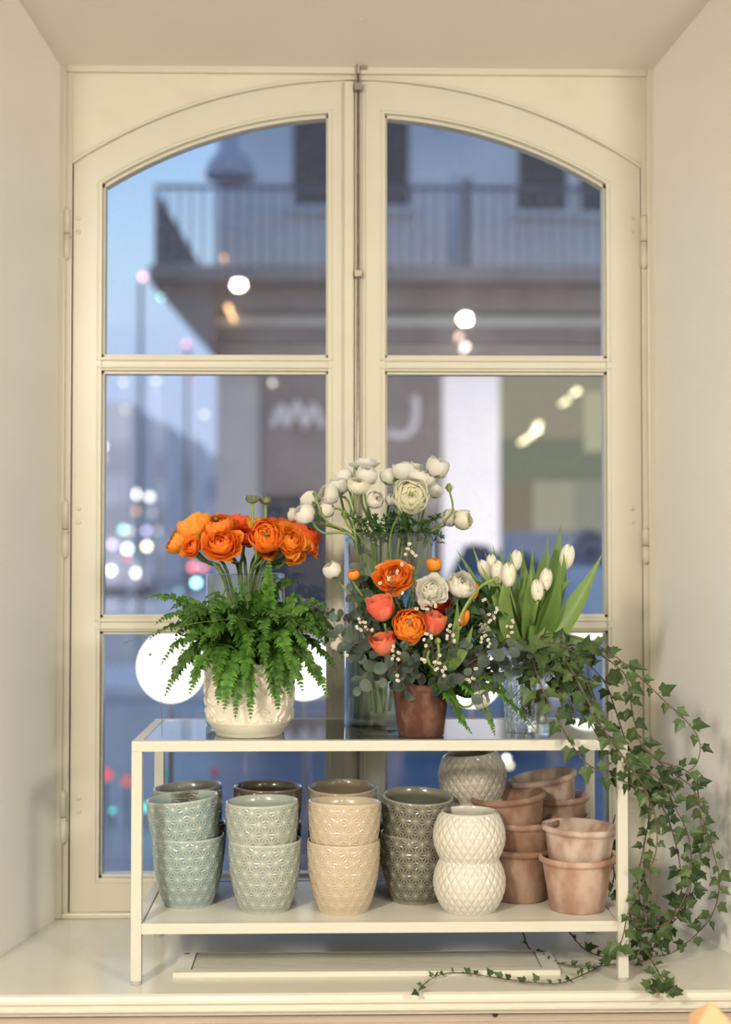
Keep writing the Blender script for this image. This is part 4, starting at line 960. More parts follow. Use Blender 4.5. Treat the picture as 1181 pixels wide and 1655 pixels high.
for (pts, fl, lb, Y) in WX:
    root = tag(empty('waxflower_sprig', at(*pts[0], 2.84)), lb, 'flower', 'waxflower sprigs in the bouquet'); off = Matrix.Translation(-root.location)
    st = [at(pts[0][0], pts[0][1], 2.84), at(*pts[1], Y + .01), at(*pts[2], Y)]; S = spline(st, .01); q = MB(); q.tube(S, .0008, 4)
    leafq = MB()
    for x, y in fl:
        p = at(x, y, Y + rnd(-.01, .01)); q.tube([S[-1 - random.randint(1, 3)], p.lerp(S[-1], .4), p], .0005, 4)
    for k in range(1, len(S)):
        for _ in range(3):
            d = Vector((rnd(-1, 1), rnd(-1, 1), rnd(0, 1))).normalized() * .014; leaf_blade(leafq, [S[k], S[k] + d * .5, S[k] + d], .0008, Vector((0, -1, 0)), .4)
    o = q.build('stem', M['eucstem'], root); o.matrix_parent_inverse = off; o = leafq.build('needle_leaves', M['rleaf'], root); o.matrix_parent_inverse = off
    q = MB(); cq = MB()
    for x, y in fl:
        for _ in range(2):
            p = at(x + rnd(-2.5, 2.5), y + rnd(-3, 3), Y + rnd(-.012, .004)); n = Vector((rnd(-.6, .6), -1, rnd(-.2, .8))).normalized(); u, v, n = frame_of(n)
            for k in range(5):
                a = 2 * math.pi * k / 5; d = u * math.cos(a) + v * math.sin(a); q.ball(p + d * .0020, .0015, 6, 4)
            cq.ball(p + n * .0008, .0010, 6, 4)
    o = q.build('blossoms', M['wax'], root); o.matrix_parent_inverse = off; o = cq.build('blossom_centres', M['waxc'], root); o.matrix_parent_inverse = off
# fern fronds in the bouquet
for (pts, w_, lb, Y) in ((((690, 1100), (725, 1120), (745, 1160), (763, 1187)), .017, 'bright fern frond curling down beside the dark pot', 2.79),
    (((700, 1100), (740, 1100), (775, 1130), (800, 1175)), .016, 'fern frond hanging between dark pot and crystal vase', 2.80),
    (((700, 1100), (790, 1110), (830, 1140), (865, 1180)), .014, 'fern frond crossing in front of the crystal vase', 2.82),
    (((700, 1095), (770, 1090), (810, 1110), (835, 1150)), .016, 'dark fern frond left of the crystal vase', 2.84),
    (((700, 1100), (765, 1120), (790, 1160), (800, 1190)), .014, 'short fern frond low left of the crystal vase', 2.83),
    (((690, 1100), (710, 1075), (728, 1070), (735, 1080)), .012, 'little bright fern tip at the front of the bouquet', 2.76)):
    root = tag(empty('fern_frond', at(*pts[0], 2.85)), lb, 'foliage', 'fern fronds of the bouquet')
    P = spline([at(x, y, 2.85 if j == 0 else Y) for j, (x, y) in enumerate(pts)], .008)
    o = frond(P, w_, .0056, .3, .55).build('frond', [M['fern'], M['fernstem']], root); o.matrix_parent_inverse = Matrix.Translation(-root.location)
# dark filler foliage within the bouquet so the heart is dense
ff = tag(empty('bouquet_greenery', broot), 'dense dark green leaves filling the heart of the bouquet', 'foliage')
for k in range(96):
    px, py = rnd(585, 815), rnd(945, 1125); Y = rnd(2.86, 2.93); tip = at(px, py, Y); mb = MB(); path = bez(broot, broot.lerp(tip, .6) + Vector((0, 0, .03)), tip, 8)
    mb.tube(path, .001, 4)
    for j in range(3, 9):
        for _ in range(3):
            d = Vector((rnd(-1, 1), rnd(-1, .3), rnd(-.5, 1))).normalized() * rnd(.02, .034); leaf_blade(mb, [path[j], path[j] + d * .5 + Vector((0, 0, .003)), path[j] + d], .0095, Vector((0, -1, .5)), rnd(0, .8))
    o = mb.build('leafy_twig', M['rleaf'], ff); o.matrix_parent_inverse = Matrix.Translation(-ff.location)

# ------------------------------------------------------------------ trailing ivy
IVY = [(0, 0), (.18, -.12), (.36, -.08), (.42, .10), (.60, .36), (.34, .46), (0, 1.15), (-.34, .46), (-.60, .36), (-.42, .10), (-.36, -.08), (-.18, -.12)]
def ivy_leaf(mb, p, d, nrm, s, tone):
    d = d.normalized(); x = d.cross(nrm); x = x.normalized() if x.length > 1e-3 else Vector((1, 0, 0)); up = x.cross(d)
    pet = p + d * s * .35; jx = rnd(.8, 1.1)
    vs = [pet + d * s * .22 - up * s * .06]; ts = [tone + .15]
    bend = rnd(-.25, .15)
    for (a, b_) in IVY:
        vs.append(pet + x * a * s * jx + d * b_ * s + up * (abs(a) * .22 + bend * b_ * b_) * s); ts.append(max(0, min(1, tone + rnd(-.08, .08))))
    n = len(IVY); mb.add(vs, [(0, 1 + k, 1 + (k + 1) % n) for k in range(n)], 0, ts)
ivy = tag(empty('trailing_ivy', at(880, 1045, 2.90)), 'long trailing ivy falling over the right end of the bench down to the sill', 'ivy')
ioff = Matrix.Translation(-ivy.location)
def sz_(px, py, h=.008): return at_z(px, py, h)
S_ = [
 ([(862, 1045, 2.90), (887, 1024, 2.88), (959, 1040, 2.84), (1014, 1077, 2.80), (1077, 1136, 2.80), (1113, 1170, 2.80), (1131, 1202, 2.82), (1123, 1237, 2.82), (1093, 1257, 2.84), (1066, 1262, 2.86)], (.35, 1), 1.0),
 ([(855, 1045, 2.90), (899, 1051, 2.82), (923, 1083, 2.78), (947, 1127, 2.76), (974, 1178, 2.76), (1006, 1222, 2.76), (1038, 1269, 2.77), (1058, 1316, 2.78), (1060, 1376, 2.79), (1038, 1427, 2.79), (1016, 1471, 2.785), (1002, 1526, 2.786), None, (973, 1558), (931, 1580), (892, 1590), (814, 1582), (747, 1572), (709, 1576), (681, 1594), (676, 1605)], (.0, 1), .85),
 ([(850, 1050, 2.90), (860, 1062, 2.84), (872, 1103, 2.79), (899, 1158, 2.77), (923, 1202, 2.77), (947, 1233, 2.77), (982, 1253, 2.77), (1014, 1265, 2.77), (1050, 1285, 2.80)], (.1, 1), 1.1),
 ([(870, 1045, 2.90), (940, 1045, 2.86), (1000, 1080, 2.86), (1016, 1110, 2.86), (1022, 1154, 2.86), (1034, 1198, 2.84), (1062, 1229, 2.84), (1093, 1253, 2.84), (1121, 1277, 2.84), (1135, 1324, 2.84), (1152, 1376, 2.86), (1162, 1427, 2.88), (1152, 1475, 2.92), (1125, 1510, 2.96), None, (1085, 1540), (1050, 1546)], (.2, 1), .95),
 ([(860, 1050, 2.90), (920, 1110, 2.84), (971, 1174, 2.80), (1018, 1237, 2.78), (1062, 1257, 2.80), (1093, 1309, 2.82), (1113, 1356, 2.84), (1117, 1415, 2.86), (1109, 1455, 2.88), (1077, 1487, 2.90), (1038, 1487, 2.92), (1015, 1468, 2.92)], (.1, 1), 1.0),
 ([(1030, 1262, 2.80), (1062, 1293, 2.84), (1081, 1328, 2.86), (1097, 1388, 2.88), (1100, 1445, 2.90), (1077, 1498, 2.92), None, (1046, 1546), (1030, 1560)], (.0, 1), .9),
 ([(1062, 1229, 2.86), (1117, 1253, 2.86), (1131, 1309, 2.88), (1133, 1376, 2.90), (1125, 1427, 2.92), (1101, 1475, 2.94), (1065, 1514, 2.96), None, (1046, 1552), (1030, 1550)], (.0, 1), .9),
 ([(1010, 1440, 2.90), (1016, 1475, 2.90), (1034, 1514, 2.90), None, (1058, 1562), (1075, 1590), (1085, 1600)], (.0, 1), .95),
 ([(994, 1316, 3.0), (986, 1356, 3.0), (992, 1415, 3.0), (984, 1451, 3.0), (1005, 1490, 3.0), (1030, 1520, 2.99)], (.2, 1), .9),
 ([(845, 1507, 3.02), None, (858, 1536), (899, 1556), (955, 1562), (994, 1558), (1030, 1548)], (.0, 1), .75),
 ([(919, 1506, 3.02), None, (943, 1533), (970, 1545), (1003, 1548), (1040, 1540)], (.0, 1), .9),
 ([(865, 1050, 2.90), (905, 1075, 2.83), (935, 1120, 2.82), (960, 1180, 2.82), (1000, 1235, 2.81), (1045, 1270, 2.82), (1075, 1270, 2.84), (1090, 1290, 2.84)], (.05, 1), 1.1),
 ([(860, 1040, 2.92), (930, 1060, 2.92), (975, 1100, 2.93), (995, 1150, 2.93), (1012, 1200, 2.92), (1035, 1245, 2.90), (1050, 1300, 2.90), (1040, 1370, 2.92), (1030, 1430, 2.94), (1045, 1500, 2.96)], (.1, 1), 1.0),
 ([(855, 1050, 2.90), (880, 1060, 2.82), (915, 1070, 2.80), (940, 1090, 2.80), (960, 1130, 2.80)], (.0, 1), 1.1),
 ([(855, 1050, 2.90), (870, 1040, 2.82), (900, 1040, 2.80), (930, 1055, 2.80)], (.0, 1), 1.1),
 ([(855, 1050, 2.90), (890, 1080, 2.83), (905, 1110, 2.82), (925, 1140, 2.81), (930, 1170, 2.80)], (.0, 1), 1.0),
 ([(1016, 1471, 2.80), (1030, 1500, 2.84), (1080, 1490, 2.87), (1110, 1440, 2.88), (1115, 1390, 2.88)], (.0, 1), .9),
]
for (pts, (l0, l1), sc_) in S_:
    P = []; flat = False
    for q in pts:
        if q is None: flat = True; continue
        P.append(sz_(*q) if flat else at(*q))
    S = spline(P, .007); mb = MB(); n = len(S); mb.tube(S, [.0018 * (1 - .5 * k / n) for k in range(n)], 5)
    k = max(3, int(l0 * n * .6)); lf = MB(); sd = 1
    # little aerial root spurs
    for j in range(4, n, 5): mb.tube([S[j], S[j] + Vector((rnd(-1, 1), rnd(-1, 0), rnd(-1, 1))).normalized() * .006], .0006, 4)
    while k < n:
        T = (S[min(k + 1, n - 1)] - S[k - 1]).normalized(); side = T.cross(Vector((0, -1, .2))).normalized() * sd
        d = (side * rnd(.5, 1) + T * rnd(.1, .7) + Vector((0, rnd(-.6, .2), rnd(-.6, .1)))).normalized()
        nn = Vector((rnd(-.7, .7), -1, rnd(-.1, 1.0))).normalized(); s = rnd(.017, .034) * sc_ * (1 - .35 * (k / n) ** 3)
        if P[-1].z < .03 and S[k].z < .03: d.z = abs(d.z) * .5; d = d.normalized(); nn = Vector((rnd(-.4, .4), -.7, .8)).normalized(); s *= .8
        mb.tube([S[k], S[k] + d * s * .36], .0006, 4)
        ivy_leaf(lf, S[k], d, nn, s, rnd(0, .75)); sd = -sd
        k += random.choice((2, 3, 3, 4))
    o = mb.build('vine', M['ivystem'], ivy); o.matrix_parent_inverse = ioff
    o = lf.build('ivy_leaves', M['ivy'], ivy, False); o.matrix_parent_inverse = ioff
# leaf clump where the vines start, and the rosette at the lowest tip
lf = MB()
for _ in range(62):
    p = at(rnd(845, 960), rnd(1035, 1115), rnd(2.79, 2.88)); ivy_leaf(lf, p, Vector((rnd(-1, 1), rnd(-.5, .1), rnd(-1, .5))), Vector((rnd(-.5, .5), -1, rnd(0, .8))), rnd(.022, .034), rnd(.1, .85))
for _ in range(14):
    p = sz_(rnd(1052, 1095), rnd(1592, 1606), rnd(.006, .02)); ivy_leaf(lf, p, Vector((rnd(-1, 1), rnd(-.5, .1), rnd(-.2, .5))), Vector((rnd(-.5, .5), -1, rnd(.3, 1))), rnd(.016, .024), rnd(.1, .85))
for _ in range(14):
    p = at(rnd(1000, 1085), rnd(1240, 1290), rnd(2.79, 2.86)); ivy_leaf(lf, p, Vector((rnd(-1, 1), rnd(-.5, .1), rnd(-1, .5))), Vector((rnd(-.5, .5), -1, rnd(0, .8))), rnd(.022, .03), rnd(0, .6))
for _ in range(20):
    p = at(rnd(1010, 1120), rnd(1440, 1540), rnd(2.86, 2.95)); ivy_leaf(lf, p, Vector((rnd(-1, 1), rnd(-.5, .1), rnd(-1, .5))), Vector((rnd(-.5, .5), -1, rnd(0, .8))), rnd(.018, .028), rnd(0, .6))
o = lf.build('ivy_leaves', M['ivy'], ivy, False); o.matrix_parent_inverse = ioff

# ------------------------------------------------------------------ pointed peach object at the lower right corner
b = MB(); tp = at(1148, 1618, 2.25); b.add([(tp.x - .10, tp.y - .10, -.78), (tp.x + .10, tp.y - .10, -.78), (tp.x + .10, tp.y + .10, -.78), (tp.x - .10, tp.y + .10, -.78), tuple(tp)], [(0, 1, 4), (1, 2, 4), (2, 3, 4), (3, 0, 4), (3, 2, 1, 0)])
rt = tp + Vector((0, 0, 0)); 
for i in range(4): v = b.v[i]; b.v[i] = (v[0], v[1], -.78)
b.v += [(tp.x - .028, tp.y - .028, tp.z - .028), (tp.x + .028, tp.y - .028, tp.z - .028), (tp.x + .028, tp.y + .028, tp.z - .028), (tp.x - .028, tp.y + .028, tp.z - .028)]; b.t += [.5] * 4
b.f = [(0, 1, 6, 5), (1, 2, 7, 6), (2, 3, 8, 7), (3, 0, 5, 8), (5, 6, 4), (6, 7, 4), (7, 8, 4), (8, 5, 4), (3, 2, 1, 0)]; b.mi = [0] * 9
tag(b.build('paper_cone', M['peachpaper'], None, False, .003), 'blurred peach pointed paper tip at the lower right corner in front of the sill', 'paper')

# ------------------------------------------------------------------ outside: street at dusk
M['road'] = mat('wet_asphalt', (.10, .13, .19), .28, (.16, .19, .25), 1.2, bump=.2, bscale=8)
M['facade'] = mat('grey_rendered_facade', (.58, .63, .68), .8, (.50, .55, .60), 1.0)
M['facadel'] = mat('pale_stone_facade', (.50, .48, .46), .8, (.42, .40, .39), .8)
M['soffit'] = mat('dark_stone_cornice', (.24, .22, .22), .8, (.18, .165, .17), 2)
M['darkglass'] = mat('dark_window_glass', (.03, .035, .055), .2)
M['rail'] = mat('dark_iron_rail', (.10, .11, .15), .5)
M['banner'] = mat('grey_brown_banner', (.24, .20, .19), .8, (.19, .16, .155), 2)
M['script'] = mat('pale_banner_writing', (.60, .57, .58), .7)
M['hood'] = mat('blue_grey_lamp_hood', (.34, .35, .42), .5)
M['hedge'] = mat('dark_blue_green_shrub', (.05, .08, .14), .8, (.12, .16, .26), 14, bump=1)  # for the added shrubs that stand in for pane reflections
M['farwall'] = mat('distant_city_wall', (.80, .76, .74), .9, (.62, .60, .64), .4)
M['doorw'] = mat('white_shop_front', (.88, .86, .86), .6, (.84, .82, .82), 2)
YB = 20.0
gz = CZ - 1.75
b = MB(); b.box(-60, 60, YF + .3, 140, gz - .1, gz); struct(b.build('floor_street', M['road'], smooth=False), 'wet dusky street beyond the window', 'street').name = 'floor.001'
def q_(px, py, Y=YB): return at(px, py, Y)
bl = empty('corner_building', (q_(600, 1080).x, YB, gz)); tag(bl, 'grey corner building across the street with balcony, banner and lit shop front', 'building')
def bb(bm, name, m, label=None, parent=None, smooth=False):
    o = bm.build(name, m, None, smooth); o.parent = parent or bl
    if parent is None: o.matrix_parent_inverse = Matrix.Translation(-bl.location)
    if label: o['label'] = label
    return o
x0b, x1b = q_(350, 600).x, q_(1500, 600).x
b = MB(); b.box(x0b, x1b, YB, YB + 6, q_(600, 560).z, 12); bb(b, 'upper_wall', M['facade'])
b = MB(); b.box(x0b, x1b, YB + .02, YB + 6, gz, q_(600, 560).z); bb(b, 'lower_wall', M['facadel'])
YBAL = YB - 1.0
def qb(px, py): return at(px, py, YBAL)
b = MB(); b.box(qb(240, 430).x, x1b, YBAL, YB, qb(240, 452).z, qb(240, 428).z); b.box(q_(330, 480).x, x1b, YB - .5, YB, qb(240, 490).z, qb(240, 452).z)
b.prism([(qb(240, 440).x, qb(240, 450).z), (q_(352, 450).x, qb(240, 450).z), (q_(352, 600).x, q_(352, 585).z)], YB - .7, YB); bb(b, 'balcony_slab', M['soffit'])
b = MB(); b.box(qb(250, 300).x, x1b, YBAL, YBAL + .06, qb(250, 304).z, qb(250, 298).z)
xx = qb(250, 300).x
while xx < qb(990, 300).x:
    b.box(xx, xx + .035, YBAL, YBAL + .04, qb(250, 428).z, qb(250, 300).z); xx += .16
b.box(qb(748, 300).x, qb(762, 300).x, YBAL - .02, YBAL + .08, qb(748, 428).z, qb(250, 285).z)
b.prism([(qb(251, 300).x, qb(251, 303).z), (qb(251, 300).x, qb(251, 425).z), (qb(322, 420).x, qb(322, 425).z)], YBAL, YBAL + .1)
bb(b, 'balcony_railing', M['rail'])
for (a, c, d0, d1) in ((474, 660, 80, 335), (838, 915, 120, 342), (938, 990, 120, 345)):
    b = MB(); b.box(q_(a, 300).x, q_(c, 300).x, YB - .03, YB + .02, q_(a, d1).z, q_(a, d0).z); bb(b, 'window', M['darkglass'])
    b = MB(); b.box(q_(a - 8, 300).x, q_(c + 8, 300).x, YB - .12, YB, q_(a, d1 + 12).z, q_(a, d1).z); bb(b, 'window_ledge', M['facade'])
b = MB(); b.box(x0b, x1b, YB - .10, YB + .02, q_(600, 560).z, q_(600, 528).z); b.box(x0b, x1b, YB - .22, YB + .02, q_(600, 600).z, q_(600, 572).z); bb(b, 'string_course', M['soffit'])
b = MB(); b.box(q_(426, 700).x, q_(712, 700).x, YB - .16, YB - .10, q_(426, 800).z, q_(426, 600).z); bn = bb(b, 'banner', M['banner'])
b = MB()
for pts in (((625, 700), (650, 705), (668, 690), (672, 655), (668, 640)), ((440, 690), (455, 655), (462, 690), (480, 650), (492, 690), (505, 655), (520, 690))):
    b.tube(spline([at(x, y, YB - .18) for x, y in pts], .1), .06, 6)
bb(b, 'banner_lettering', M['script'], 'pale handwritten strokes on the banner')
b = MB(); b.box(q_(426, 700).x, q_(712, 700).x, YB - .05, YB + .03, q_(426, 1000).z, q_(426, 800).z); bb(b, 'shop_window', M['darkglass'])
b = MB(); b.box(q_(714, 700).x, q_(806, 700).x, YB - .10, YB + .03, gz, q_(714, 604).z); bb(b, 'shop_pillar', M['doorw'], 'white pillar of the shop front')
# lit shop interior as flat panels, its light put into their glow
def emis_wall(name, cols, strength):
    m, nt, out = newmat(name); L = nt.links.new
    tc = N(nt, 'ShaderNodeTexCoord'); s = N(nt, 'ShaderNodeSeparateXYZ'); L(tc.outputs['Generated'], s.inputs[0]); r = N(nt, 'ShaderNodeValToRGB'); L(s.outputs['Z'], r.inputs[0])
    r.color_ramp.elements[0].position = cols[0][0]; r.color_ramp.elements[0].color = (*cols[0][1], 1); r.color_ramp.elements[1].position = cols[-1][0]; r.color_ramp.elements[1].color = (*cols[-1][1], 1)
    for p, c in cols[1:-1]: e = r.color_ramp.elements.new(p); e.color = (*c, 1)
    e = N(nt, 'ShaderNodeEmission'); e.inputs[1].default_value = strength; L(r.outputs[0], e.inputs[0]); L(e.outputs[0], out.inputs[0]); m.cycles.emission_sampling = 'NONE'; return m
def em(name, c, s=1): return emit(name, c, s)
for (x0_, x1_, y0_, y1_, c, nm) in ((806, 985, 604, 708, (.34, .32, .24), 'lit_ceiling_panel'), (806, 985, 708, 778, (.20, .23, .17), 'lit_green_wall'), (806, 860, 778, 860, (.24, .21, .16), 'lit_shelf_wall'), (860, 925, 778, 860, (.40, .39, .30), 'lit_room_wall'), (925, 985, 778, 860, (.30, .32, .26), 'lit_side_wall'), (806, 985, 860, 950, (.17, .22, .36), 'lit_counter'), (806, 985, 950, 1000, (.07, .08, .12), 'dark_plinth'), (943, 978, 635, 730, (.52, .52, .36), 'lit_lampshade')):
    b = MB(); dz = -.05 if nm != 'lit_lampshade' else -.12; b.box(q_(x0_, 700).x, q_(x1_, 700).x, YB + dz, YB + .03, q_(x0_, y1_).z, q_(x0_, y0_).z); bb(b, nm, em(nm, c))
# added shrub shapes standing in for bluish reflections in the panes
for i, (px, py, w_, h_, Y) in enumerate(((772, 930, 44, 50, 12), (848, 935, 30, 40, 12.2), (948, 915, 36, 62, 12.4), (690, 960, 34, 40, 12))):
    c = at(px, py, Y); b = MB(); rg = random.Random(i); r = w_ * pxm(Y)
    b.ball((c.x, c.y, c.z - h_ * pxm(Y) * .2), r, 18, 12, sc_=(1, .7, h_ / w_))
    b.v = [(v[0] + rg.uniform(-.05, .05), v[1] + rg.uniform(-.05, .05), v[2] + rg.uniform(-.08, .08)) for v in b.v]
    root = empty('street_shrub', (c.x, c.y, gz)); tag(root, ['wide dark blue shrub across the street behind the bouquet', 'small dark shrub across the street behind the tulips', 'tall rounded dark shrub across the street at the right pane', 'low dark shrub across the street behind the tall vase'][i], 'shrub', 'shrubs across the street')
    o = b.build('shrub_crown', M['hedge'], root); o.matrix_parent_inverse = Matrix.Translation(-root.location)
    b = MB(); b.lathe([(.001, 0), (.2, 0), (.27, c.z - gz), (.001, c.z - gz)], 20, (c.x, c.y, gz)); o = b.build('shrub_tub', M['facade'], root); o.matrix_parent_inverse = Matrix.Translation(-root.location)
# hanging street lamp hood
Yl = 13.0; c = at(372, 288, Yl)
hl = tag(empty('street_lamp_hood', c), 'dome shaped unlit street lamp hanging outside the upper left pane', 'street lamp')
r = 41 * pxm(Yl); b = MB(); b.lathe([(r, 0), (r, .02), (r * .97, r * .25), (r * .85, r * .6), (r * .62, r * .9), (r * .35, r * 1.08), (r * .3, r * 1.15), (r * .3, r * 2.2), (.03, r * 2.4), (.02, 2.2), (.001, 2.2)], 32, (0, 0, 0)); b.lathe([(.001, -.04), (r * .6, -.03), (r, 0)], 32); b.build('hood', M['hood'], hl)
b = MB(); b.tube([(0, 0, 2.2), (2.5, 6.9, 2.6)], .03, 6); b.build('support_arm', M['rail'], hl)
# distant buildings down the street
for i, (xa, xb, yt, Y, lb) in enumerate(((120, 212, 650, 70, 'tall distant pale building at the left of the street'), (220, 268, 682, 85, 'distant building second from the left'), (273, 314, 708, 95, 'lower distant building down the street'), (318, 350, 735, 110, 'lowest distant building beside the corner building'))):
    a, c = at(xa, yt, Y), at(xb, yt, Y); b = MB(); b.box(a.x, c.x, Y, Y + 10, gz, a.z); o = b.build('distant_building', M['farwall'], None, False); tag(o, lb, 'building', 'distant buildings')
    q = MB(); rr = 5
    for u in range(5):
        for v in range(5):
            X = a.x + (c.x - a.x) * (u + .25) / 5; Z = a.z - 2 - v * 3.1; q.box(X, X + (c.x - a.x) / 10, Y - .1, Y, Z - 1.6, Z)
    q.build('window_rows', M['hood'], o, False)
for i, (px, Y, lb) in enumerate(((228, 30, 'thin tall mast outside the left panes'), (303, 34, 'second thin mast right of the tall one'))):
    a = at(px, 455 if i == 0 else 560, Y); b = MB(); b.tube([(a.x, Y, gz), tuple(a)], .045, 8); tag(b.build('street_mast', M['rail']), lb, 'mast', 'street masts')
# kerb, far pavement
b = MB(); b.box(-20, 20, YB - 3.2, YB, gz, gz + .12); struct(b.build('trim_pavement', M['farwall'], smooth=False), 'pale pavement across the street', 'pavement').name = 'trim_2'
# globe lamps on a terrace outside
M['globe'] = emit('lit_opal_globe', (1, .97, .88), 3.0, True); M['globefit'] = mat('brass_fitting', (.35, .28, .16), .4, metal=.6)
for i, (px, py, rx, ry, lb) in enumerate(((277, 1077, 55, 58, 'large glowing white globe lamp outside left of the fern'), (492, 1083, 50, 48, 'glowing white globe lamp outside right of the fern'), (762, 1098, 48, 46, 'glowing white globe lamp outside behind the dark pot'), (950, 1016, 32, 17, 'flattened glowing lamp outside at the right lower pane'))):
    Y = 4.3; c = at(px, py, Y); root = tag(empty('globe_lamp', (c.x, Y, gz)), lb, 'lamp', 'globe lamps outside the window')
    b = MB(); b.ball((0, 0, c.z - gz), pxm(Y), 40, 24, sc_=(rx, rx if rx < 40 else rx, ry)); b.build('globe', M['globe'], root)
    b = MB(); b.tube([(0, 0, 0), (0, 0, c.z - gz - ry * pxm(Y) * .98)], .008, 10); b.lathe([(.001, 0), (.09, 0), (.09, .02), (.001, .03)], 24); b.build('pole', M['rail'], root)
    if i == 0: b = MB(); f_ = at(243, 1058, Y - .09); b.ball((f_.x - c.x, f_.y - Y, f_.z - gz), .008); b.build('switch', M['globefit'], root)
# street and car lights
def glow(col, st):
    key = 'em_' + '_'.join(str(round(v, 2)) for v in (*col, st))
    if key not in M: M[key] = emit('point_light_glow', col, st)
    return M[key]
def lights(lst, group, name, cat, pole=.009):
    for i, (px, py, r, Y, col, st, lb) in enumerate(lst):
        if Y > 20: Y += (i % 9) * 1.5
        p = at(px, py, Y); root = tag(empty(name, (p.x, p.y, gz)), lb, cat, group); h = p.z - gz
        b = MB(); b.ball((0, 0, h), r * pxm(Y), 12, 8); b.build('lamp_globe', glow(col, st), root)
        b = MB(); b.tube([(0, 0, 0), (0, 0, h)], pole, 6); b.build('post', M['rail'], root)
def car(c, hl, lb, Y):
    """small car seen from the front; hl = headlight pixels"""
    root = tag(empty('car', (c, Y, gz)), lb, 'car', 'cars in the distant street')
    b = MB(); pr = [(-.85, .35), (-.88, .75), (-.8, 1.0), (-.62, 1.45), (.62, 1.45), (.8, 1.0), (.88, .75), (.85, .35)]
    b.prism(pr, 0, 4.0); b.build('car_body', M['hood'], root, False)
    for x in (-.7, .7):
        for y in (.7, 3.2):
            b = MB(); b.tube([(x - .1, y, .32), (x + .1, y, .32)], .32, 16); b.build('wheel', M['black'], root)
    for px, py, col, st in hl:
        p = at(px, py, Y - .05); b = MB(); b.ball((p.x - c, p.y - Y, max(.4, p.z - gz)), 4.5 * pxm(Y), 12, 8); b.build('headlight', glow(col, st), root)
W, Yw, Rd, Pk, Cy, Or, Li = (1, .97, .9), (1, .9, .55), (1, .15, .15), (1, .35, .5), (.45, 1, .95), (1, .55, .25), (.7, .6, 1)
lights([
 (199, 618, 4, 40, W, 2.5, 'pale round street light high in the left middle pane'), (252, 615, 4, 40, W, 2.5, 'pale street light second from the left in the middle pane'), (309, 613, 4, 40, Pk, 1.6, 'faint pink light high in the left middle pane'),
 (330, 670, 4, 40, W, 2.5, 'pale street light near the corner building'), (202, 662, 4, 45, W, 1.6, 'faint pale light left above the distant roofs'), (166, 722, 4, 45, W, 7, 'white light at the left edge of the middle pane'), (165, 741, 4, 45, Or, 4, 'orange light below the white one at the left edge'),
 (224, 799, 6, 45, W, 9, 'bright white light over the distant street'), (242, 803, 5, 45, W, 5, 'white light beside the bright one over the street'), (220, 826, 4, 45, Or, 3, 'pale orange light under the bright white one'), (246, 828, 4, 45, W, 1.5, 'faint ring of light above the orange flowers'),
 (199, 856, 4.5, 45, Cy, 6, 'pale cyan light left over the traffic'), (209, 858, 4, 45, W, 3, 'white light beside the pale cyan one'), (236, 858, 4, 45, Li, 5, 'violet light above the yellow lamp'), (255, 858, 4, 45, W, 1.5, 'faint light right of the violet one'),
 (237, 883, 4.5, 40, Yw, 11, 'bright yellow lamp in the distant traffic'), (206, 887, 5, 40, (.75, 1, 1), 10, 'bright blue-white lamp left of the yellow one'), (181, 880, 5, 45, Li, 5, 'lilac light at the far left of the traffic'), (204, 900, 4, 45, Rd, 3, 'red light below the blue-white lamp'), (223, 903, 4, 45, Cy, 1.8, 'faint teal light between red and yellow'),
 (311, 916, 5, 35, (1, .25, .3), 5, 'red light left of the orange flower vase'), (328, 917, 4.5, 35, (1, .3, .35), 4, 'second red light at the vase edge'), (317, 942, 4.5, 35, Cy, 11, 'bright cyan light left of the glass vase'), (289, 956, 4, 35, Cy, 1.5, 'faint teal light low in the middle pane'),
 (231, 447, 4, 32, Pk, 7, 'pink light on top of the mast'), (263, 478, 4.5, 36, Cy, 9, 'white-cyan light beside the balcony'), (301, 556, 4, 34, Pk, 4, 'pink light low in the upper left pane'), (196, 1056, 3.5, 25, (1, .25, .3), 4, 'small red light in the lower left pane')],
 'distant street lights', 'street_light', 'street light')
car(at(181, 922, 75).x, ((166, 922, W, 9), (196, 926, W, 10)), 'farther car at the left of the distant street with white headlights', 75)
car(at(200, 922, 55).x, ((179, 922, W, 9), (221, 926, W, 11)), 'nearer car in the distant street with bright headlights', 55)
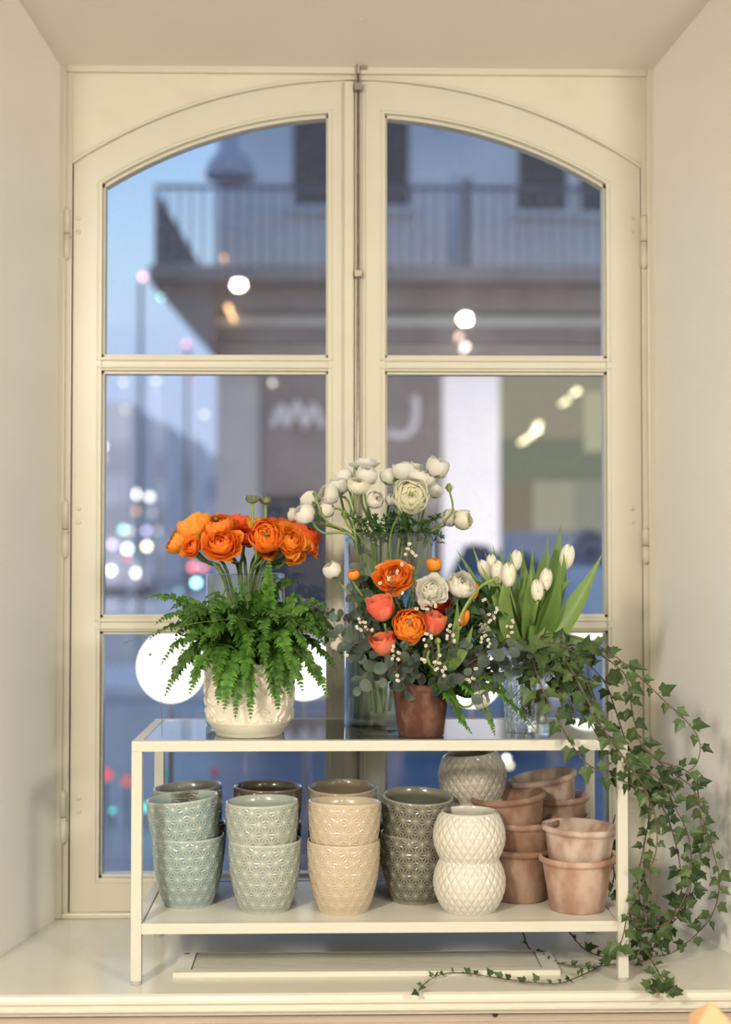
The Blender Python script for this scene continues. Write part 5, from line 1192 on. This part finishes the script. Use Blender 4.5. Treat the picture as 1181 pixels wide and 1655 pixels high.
for (px, py, r, Y, col, st, lb) in [(933, 632, 4, 19.5, Yw, 5, 'yellow lamp'), (915, 648, 4, 19.5, Yw, 4, 'yellow lamp'), (871, 686, 4, 19.5, Yw, 5, 'yellow lamp'), (869, 695, 4, 19.4, Yw, 8, 'brightest yellow lamp'), (859, 704, 4, 19.5, Yw, 4, 'yellow lamp'), (847, 712, 4, 19.5, Yw, 4, 'yellow lamp'), (937, 878, 4, 19.5, W, 3, 'pale lamp'),
    (440, 619, 4, 19.7, W, 2.5, 'pale wall lamp'), (369, 497, 4, 19, Or, 5, 'orange lamp under the balcony'), (361, 416, 3, 18.9, Or, 3, 'faint orange lamp on the balcony'), (742, 543, 4, 19.6, (1, .7, .6), 4, 'rosy lamp'), (752, 560, 5, 19.6, (1, .8, .7), 6, 'rosy lamp')]:  # orange and rosy glows stand in for room lamps mirrored in the panes
    p = at(px, py, Y); b = MB(); b.ball(p, r * pxm(Y), 12, 8); b.tube([p, p + Vector((0, 20.02 - Y, 0))], .02, 6); bb(b, 'shop_lamp', glow(col, st), lb)
lights([(818, 1226, 4, 10, W, 9, 'white lamp seen between the back bowl and the terracotta stack'), (823, 1237, 4, 10.3, Yw, 5, 'yellow lamp seen right of the back bowl')], 'low street lamps', 'street_lamp', 'lamp', .01)
# red and teal glowing balls standing in for reflections on the wet road
lights([(172, 1252, 10, 9, (1, .15, .2), 1.1, 'red glow low in the left pane'), (205, 1262, 10, 9, (1, .3, .35), .7, 'pink glow low in the left pane beside the red'), (182, 1310, 4, 9, (.1, .9, .8), 2, 'thin teal glimmer low in the left pane'), (236, 1305, 7, 9, (.1, .9, .85), 2, 'teal glow beside the bench leg'), (270, 1250, 8, 9, (.05, .3, .3), 1, 'dull teal glow behind the sage pot'), (347, 1247, 6, 9, (.5, .06, .12), .8, 'dark red glow above the pots')], 'low coloured street glows', 'street_glow', 'light')
# warm street light on the facade across the road
area('far_street_wash', (-4, 40, 9), 5200, 4, (1, .93, .88), (-13, 68, -1))  # unseen fill added to brighten the distant buildings
area('street_wash', (2.5, 10.5, 3.2), 150, .8, (1, .84, .68), (2, 20, .8), 75)
